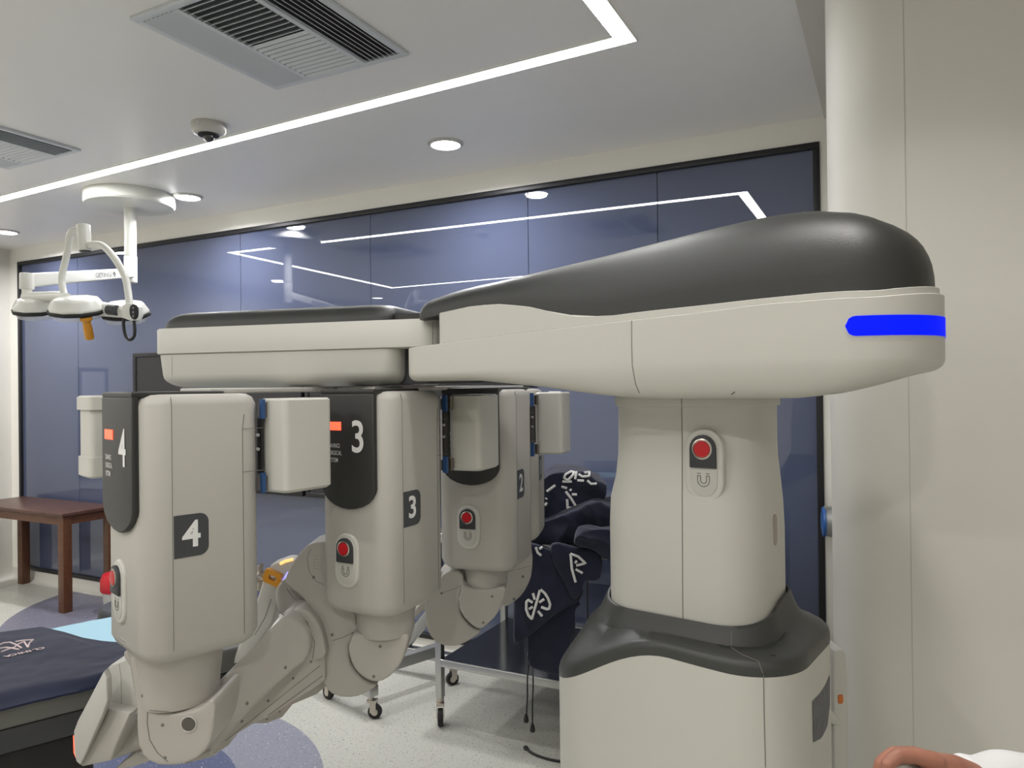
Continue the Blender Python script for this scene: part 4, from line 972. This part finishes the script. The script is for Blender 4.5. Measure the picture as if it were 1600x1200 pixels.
def drf(i, j):
    x = -60 + 290 * i; yn = interp(NEAR, x); yf = interp(FAR, x)
    a = onZ(x, yn, .790); b = onZ(x + 10, yf, .812); e = smooth(0, .10, j) * (1 - .5 * smooth(.85, 1, j))
    p = a.lerp(b, j); bul = .016 * math.exp(-((x - 40) / 70) ** 2) * smooth(.3, .95, j)
    p.z = .788 + .020 * e + bul * 0 + .006 * noise.noise(Vector((p.x * 7, p.y * 7, 0))) + .0025 * noise.noise(Vector((p.x * 24, p.y * 24, 3)))
    if j > .5: p.z = max(p.z, .806)
    return p
dr = cloth_sheet('surgical_drape', 60, 40, drf, 'navyb', .005)
tag(dr, 'navy blue drape with a white clinic logo spread over the operating table', 'drape')
dS = Surf(dr)
m = MB(); ca_, cb_ = onZ(66, 1013, .816), onZ(8, 1028, .816); ex = (cb_ - ca_).normalized()
for i, ch in enumerate('CLINICA'):
    x = 64 + (12 - 64) * i / 6; y = 1014 + (1026 - 1014) * i / 6; p, n = dS.px(x, y)
    if p is not None: text_mesh(m, ch, p + Z_ * .0012, ex, Z_.cross(ex), .024, .0008, bold=.02)
for pl in ([(-4, 1009), (6, 1005), (16, 1004), (26, 1008), (34, 1013)], [(2, 1019), (12, 1015), (22, 1012), (30, 1006), (38, 1003), (44, 1012)], [(44, 1012), (46, 1005), (52, 1000)], [(24, 1003), (36, 1001), (52, 1000)], [(-4, 1014), (10, 1012), (30, 1015)]):
    decal_line(m, dS, pl, .0022, lift=.0005)
m.build('drape_logo', mat('pale_pink_print', (.62, .50, .50), .8), dr)

# ================================================================== NAVY GARMENTS
random.seed(11)
def wrinkle(sd_, amp=.010, sc_=8):
    o = Vector((sd_ * 3.1, sd_ * 1.7, sd_))
    def fn(p):
        q = p * sc_ + o; n1 = noise.noise_vector(q) * amp
        r = 1 - abs(noise.noise(Vector((p.dot(R0) * 9 + p.z * 7, p.z * 5 - p.dot(R0) * 4, p.dot(F0) * 5)) + o)) * 2.2
        return p + n1 - F0 * (r * amp * 1.1) + noise.noise_vector(q * 2.7) * amp * .35
    return fn
def garment(outs, label, sd_, amp=.011, name='surgical_gown'):
    m = MB()
    for pts, v, th in outs: px_prism(m, catmull(pts, 3), v, th)
    o = m.build(name, 'navy', None, remesh=.007, sm=6, fn=wrinkle(sd_, amp)); tag(o, label, 'garment', None); return o
A1 = [(836, 770), (850, 750), (868, 740), (885, 738), (905, 736), (925, 741), (938, 750), (948, 754), (949, 770), (944, 780), (935, 788), (920, 802), (890, 815), (860, 826), (838, 826), (832, 800)]
gA = garment([(A1, 2.98, .28)], 'rolled navy garment with white emblems on top of the pile, right of arm housing 1', 1, .014)
B1 = [(835, 826), (848, 812), (880, 800), (905, 792), (930, 786), (958, 790), (990, 800), (995, 850), (985, 850), (945, 850), (930, 850), (900, 850), (868, 850), (838, 850), (826, 842)]
gB = garment([(B1, 2.92, .34), ([(905, 830), (930, 826), (985, 830), (985, 880), (950, 876), (925, 864), (900, 858)], 2.80, .075)], 'crumpled plain navy garment in the middle of the pile, touching the robot column', 2, .020)
C1 = [(826, 852), (850, 856), (880, 872), (906, 890), (900, 935), (906, 945), (898, 955), (898, 985), (892, 1000), (889, 1020), (884, 1048), (872, 1056), (848, 1050), (826, 1040), (824, 1005), (815, 950)]
gC = garment([(C1, 2.905, .035)], 'dark navy garment hanging lowest over the table edge with two black drawstrings', 3, .007)
D1 = [(824, 848), (845, 852), (866, 864), (884, 900), (910, 920), (906, 938), (884, 950), (860, 966), (838, 984), (818, 1000), (805, 1008), (802, 985), (802, 940), (810, 900), (820, 870)]
gD = garment([(D1, 2.855, .030)], 'navy garment flap with the largest white emblem hanging at the left of the pile', 4, .006)
E1 = [(862, 850), (900, 856), (937, 864), (936, 905), (914, 907), (908, 925), (896, 938), (880, 905), (866, 880)]
gE = garment([(E1, 2.84, .03)], 'short navy garment corner with a fan shaped white emblem, hanging beside the robot column', 5, .006)
SA, SB_, SD_, SE = Surf(gA), Surf(gB), Surf(gD, gC), Surf(gE, gD)
def emb(par, surf, lines, r, ox, oy, sc_):
    m = MB()
    for L_ in lines: decal_line(m, surf, [(ox + x / sc_, oy + y / sc_) for x, y in L_], r, lift=.0015, sub=5)
    if m.v: m.build('white_emblem', 'print', par)
k5 = 5.217
emb(gD, SD_, [[(285, 370), (320, 400), (345, 440), (362, 490), (355, 525), (335, 530), (290, 512)], [(280, 375), (215, 610)], [(215, 610), (185, 580), (168, 530), (170, 470), (185, 455), (220, 475)], [(222, 400), (238, 450)], [(275, 475), (315, 448)], [(190, 530), (222, 510)], [(265, 545), (297, 585)]], .0054, 790, 850, k5)
emb(gE, SE, [[(530, 80), (540, 200), (570, 310)], [(530, 80), (590, 100), (650, 155), (575, 175)], [(565, 155), (580, 135)], [(570, 205), (625, 235)]], .0054, 790, 850, k5)
emb(gB, SB_, [[(670, 85), (700, 60)]], .005, 790, 850, k5)
emb(gD, SD_, [[(245, 25), (262, 70), (290, 92)], [(275, 40), (298, 28)]], .005, 790, 850, k5)
emb(gA, SA, [[(610, 180), (625, 140), (680, 115), (720, 125), (690, 160), (650, 200), (610, 180)], [(740, 118), (725, 190)], [(760, 140), (800, 165), (870, 160), (870, 120), (820, 125)], [(590, 215), (690, 215)], [(750, 205), (815, 208)], [(850, 205), (890, 240), (945, 238)]], .0054, 790, 720, 6.667)
emb(gA, SA, [[(625, 320), (680, 390), (730, 470), (700, 490), (645, 490), (640, 400)], [(670, 295), (685, 310)], [(690, 350), (745, 352)], [(580, 270), (640, 285)]], .0054, 790, 720, 6.667)
emb(gA, SA, [[(430, 320), (515, 255)], [(425, 390), (420, 400)], [(410, 465), (430, 435)]], .0054, 790, 720, 6.667)
def cord(par, pts, v):
    m = MB(); P_ = smooth_path([Pix(x, y, v) for x, y in pts]); m.tube(P_, .0032, 8); m.build('drawstring', 'black', par)
    if par is gC:
        m = MB(); m.lathe(P_[-1] + Z_ * .012, (0, 0, -1), [(.004, -.006), (.008, .004), (.011, .022), (.009, .028)], 12); m.build('cord_end', 'black', par)
cord(gC, [(826, 1036), (824, 1060), (824, 1090), (822, 1122)], 2.92); cord(gC, [(832, 1040), (833, 1070), (832, 1100), (832, 1137)], 2.915)
cord(gE, [(918, 900), (918, 950), (919, 1010)], 2.86); cord(gB, [(896, 940), (897, 980), (897, 1030)], 2.95)
m = MB(); pts = [onZ(x, y, .006) for x, y in ((822, 1169), (832, 1177), (850, 1184), (872, 1189), (900, 1192))]; m.tube(smooth_path(pts), .005, 10); m.lathe(pts[0] + (pts[0] - pts[1]).normalized() * .012, (pts[1] - pts[0]), [(.006, 0), (.010, .012), (.006, .026)], 12)
tag(m.build('black_cord', 'black'), 'loose black cord lying on the speckled floor beside the robot base', 'cord')

# ================================================================== HAND ON A WHITE HANDLE
hb = Pix(1409, 1218, .893); hf = Vector((hb.x, hb.y, 0))
hd = empty('push_handle', hf, 'white rounded handle held by the hand at the lower right', 'handle')
m = MB(); m.lathe(hb - Z_ * .16, (0, 0, 1), [(.016, 0), (.017, .12), (.020, .15), (.0235, .165), (.022, .175), (.015, .183), (.005, .186)], 28); m.build('grip', 'white2', hd)
m = MB(); m.cyl(hf + Z_ * .02, hb - Z_ * .155, .013, 20); m.build('post', 'alu', hd)
m = MB(); m.lathe(hf, (0, 0, 1), [(.12, 0), (.125, .006), (.12, .02), (.02, .03)], 36); m.build('foot', 'alu', hd)
ps = empty('person', Pix(1500, 1230, .92), 'person in a white coat, only the hand and forearm gripping the white handle show', 'person')
m = MB()
def T(pts, rs, n=14):
    P_ = [Pix(*p) for p in pts]; out = []; ro = []
    for i in range(len(P_) - 1):
        for k in range(4): t = k / 4; out.append(P_[i].lerp(P_[i + 1], t)); ro.append(rs[i] + (rs[i + 1] - rs[i]) * t)
    out.append(P_[-1]); ro.append(rs[-1]); m.tube(out, ro, n)
    m.sphere(P_[-1], rs[-1], n=12); m.sphere(P_[0], rs[0], n=12)
# fingers: near one first, each bent over the handle
T([(1462, 1190, .875), (1430, 1181, .87), (1403, 1180, .865), (1387, 1193, .862), (1384, 1214, .868)], [.0115, .0092, .0088, .0082, .007])
T([(1462, 1192, .897), (1428, 1180, .893), (1397, 1179, .888), (1378, 1193, .887), (1371, 1214, .893)], [.0125, .0105, .0097, .0088, .0075])
T([(1464, 1193, .918), (1432, 1182, .915), (1400, 1182, .912), (1383, 1198, .912), (1378, 1217, .918)], [.012, .0105, .0095, .0085, .0072])
T([(1466, 1198, .938), (1438, 1190, .936), (1414, 1191, .934), (1400, 1204, .935), (1396, 1219, .938)], [.011, .0095, .0085, .0078, .0068])
for (y, v, r0) in ((1191, .878, .0115), (1192, .898, .012), (1194, .918, .0115), (1199, .936, .011)):
    T([(1462, y, v), (1490, 1200 + (y - 1195) * .4, .905 + (v - .905) * .6), (1520, 1214, .912 + (v - .905) * .35)], [r0, .0145, .017])
T([(1500, 1214, .885), (1472, 1218, .868), (1447, 1224, .862), (1428, 1236, .872)], [.015, .012, .0105, .0085])   # thumb, leaving the side of the palm
T([(1515, 1214, .912), (1560, 1222, .925), (1640, 1232, .94)], [.021, .024, .028])
hand = m.build('hand', 'skin', ps, remesh=.0022, sm=5)
m = MB(); rr_ = []; P_ = [Pix(1500, 1216, .912), Pix(1508, 1216, .914), Pix(1530, 1218, .918), Pix(1560, 1218, .926), Pix(1600, 1224, .935), Pix(1660, 1234, .95), Pix(1740, 1246, .97), Pix(1850, 1256, 1.0), Pix(1980, 1262, 1.04)]
r_ = [.0245, .0275, .030, .036, .0385, .042, .047, .05, .052]
P2 = []; R2 = []
for i in range(len(P_) - 1):
    for k in range(6): t = k / 6; P2.append(P_[i].lerp(P_[i + 1], t)); R2.append(r_[i] + (r_[i + 1] - r_[i]) * t)
P2.append(P_[-1]); R2.append(r_[-1]); m.tube(P2, R2, 40)
def slf(p):
    q = noise.noise_vector(Vector((p.dot(R0) * 26, p.dot(F0) * 12, p.z * 14))); return p + q * .0055
m.build('coat_sleeve', 'sleeve', ps, fn=slf, smooth_a=180)
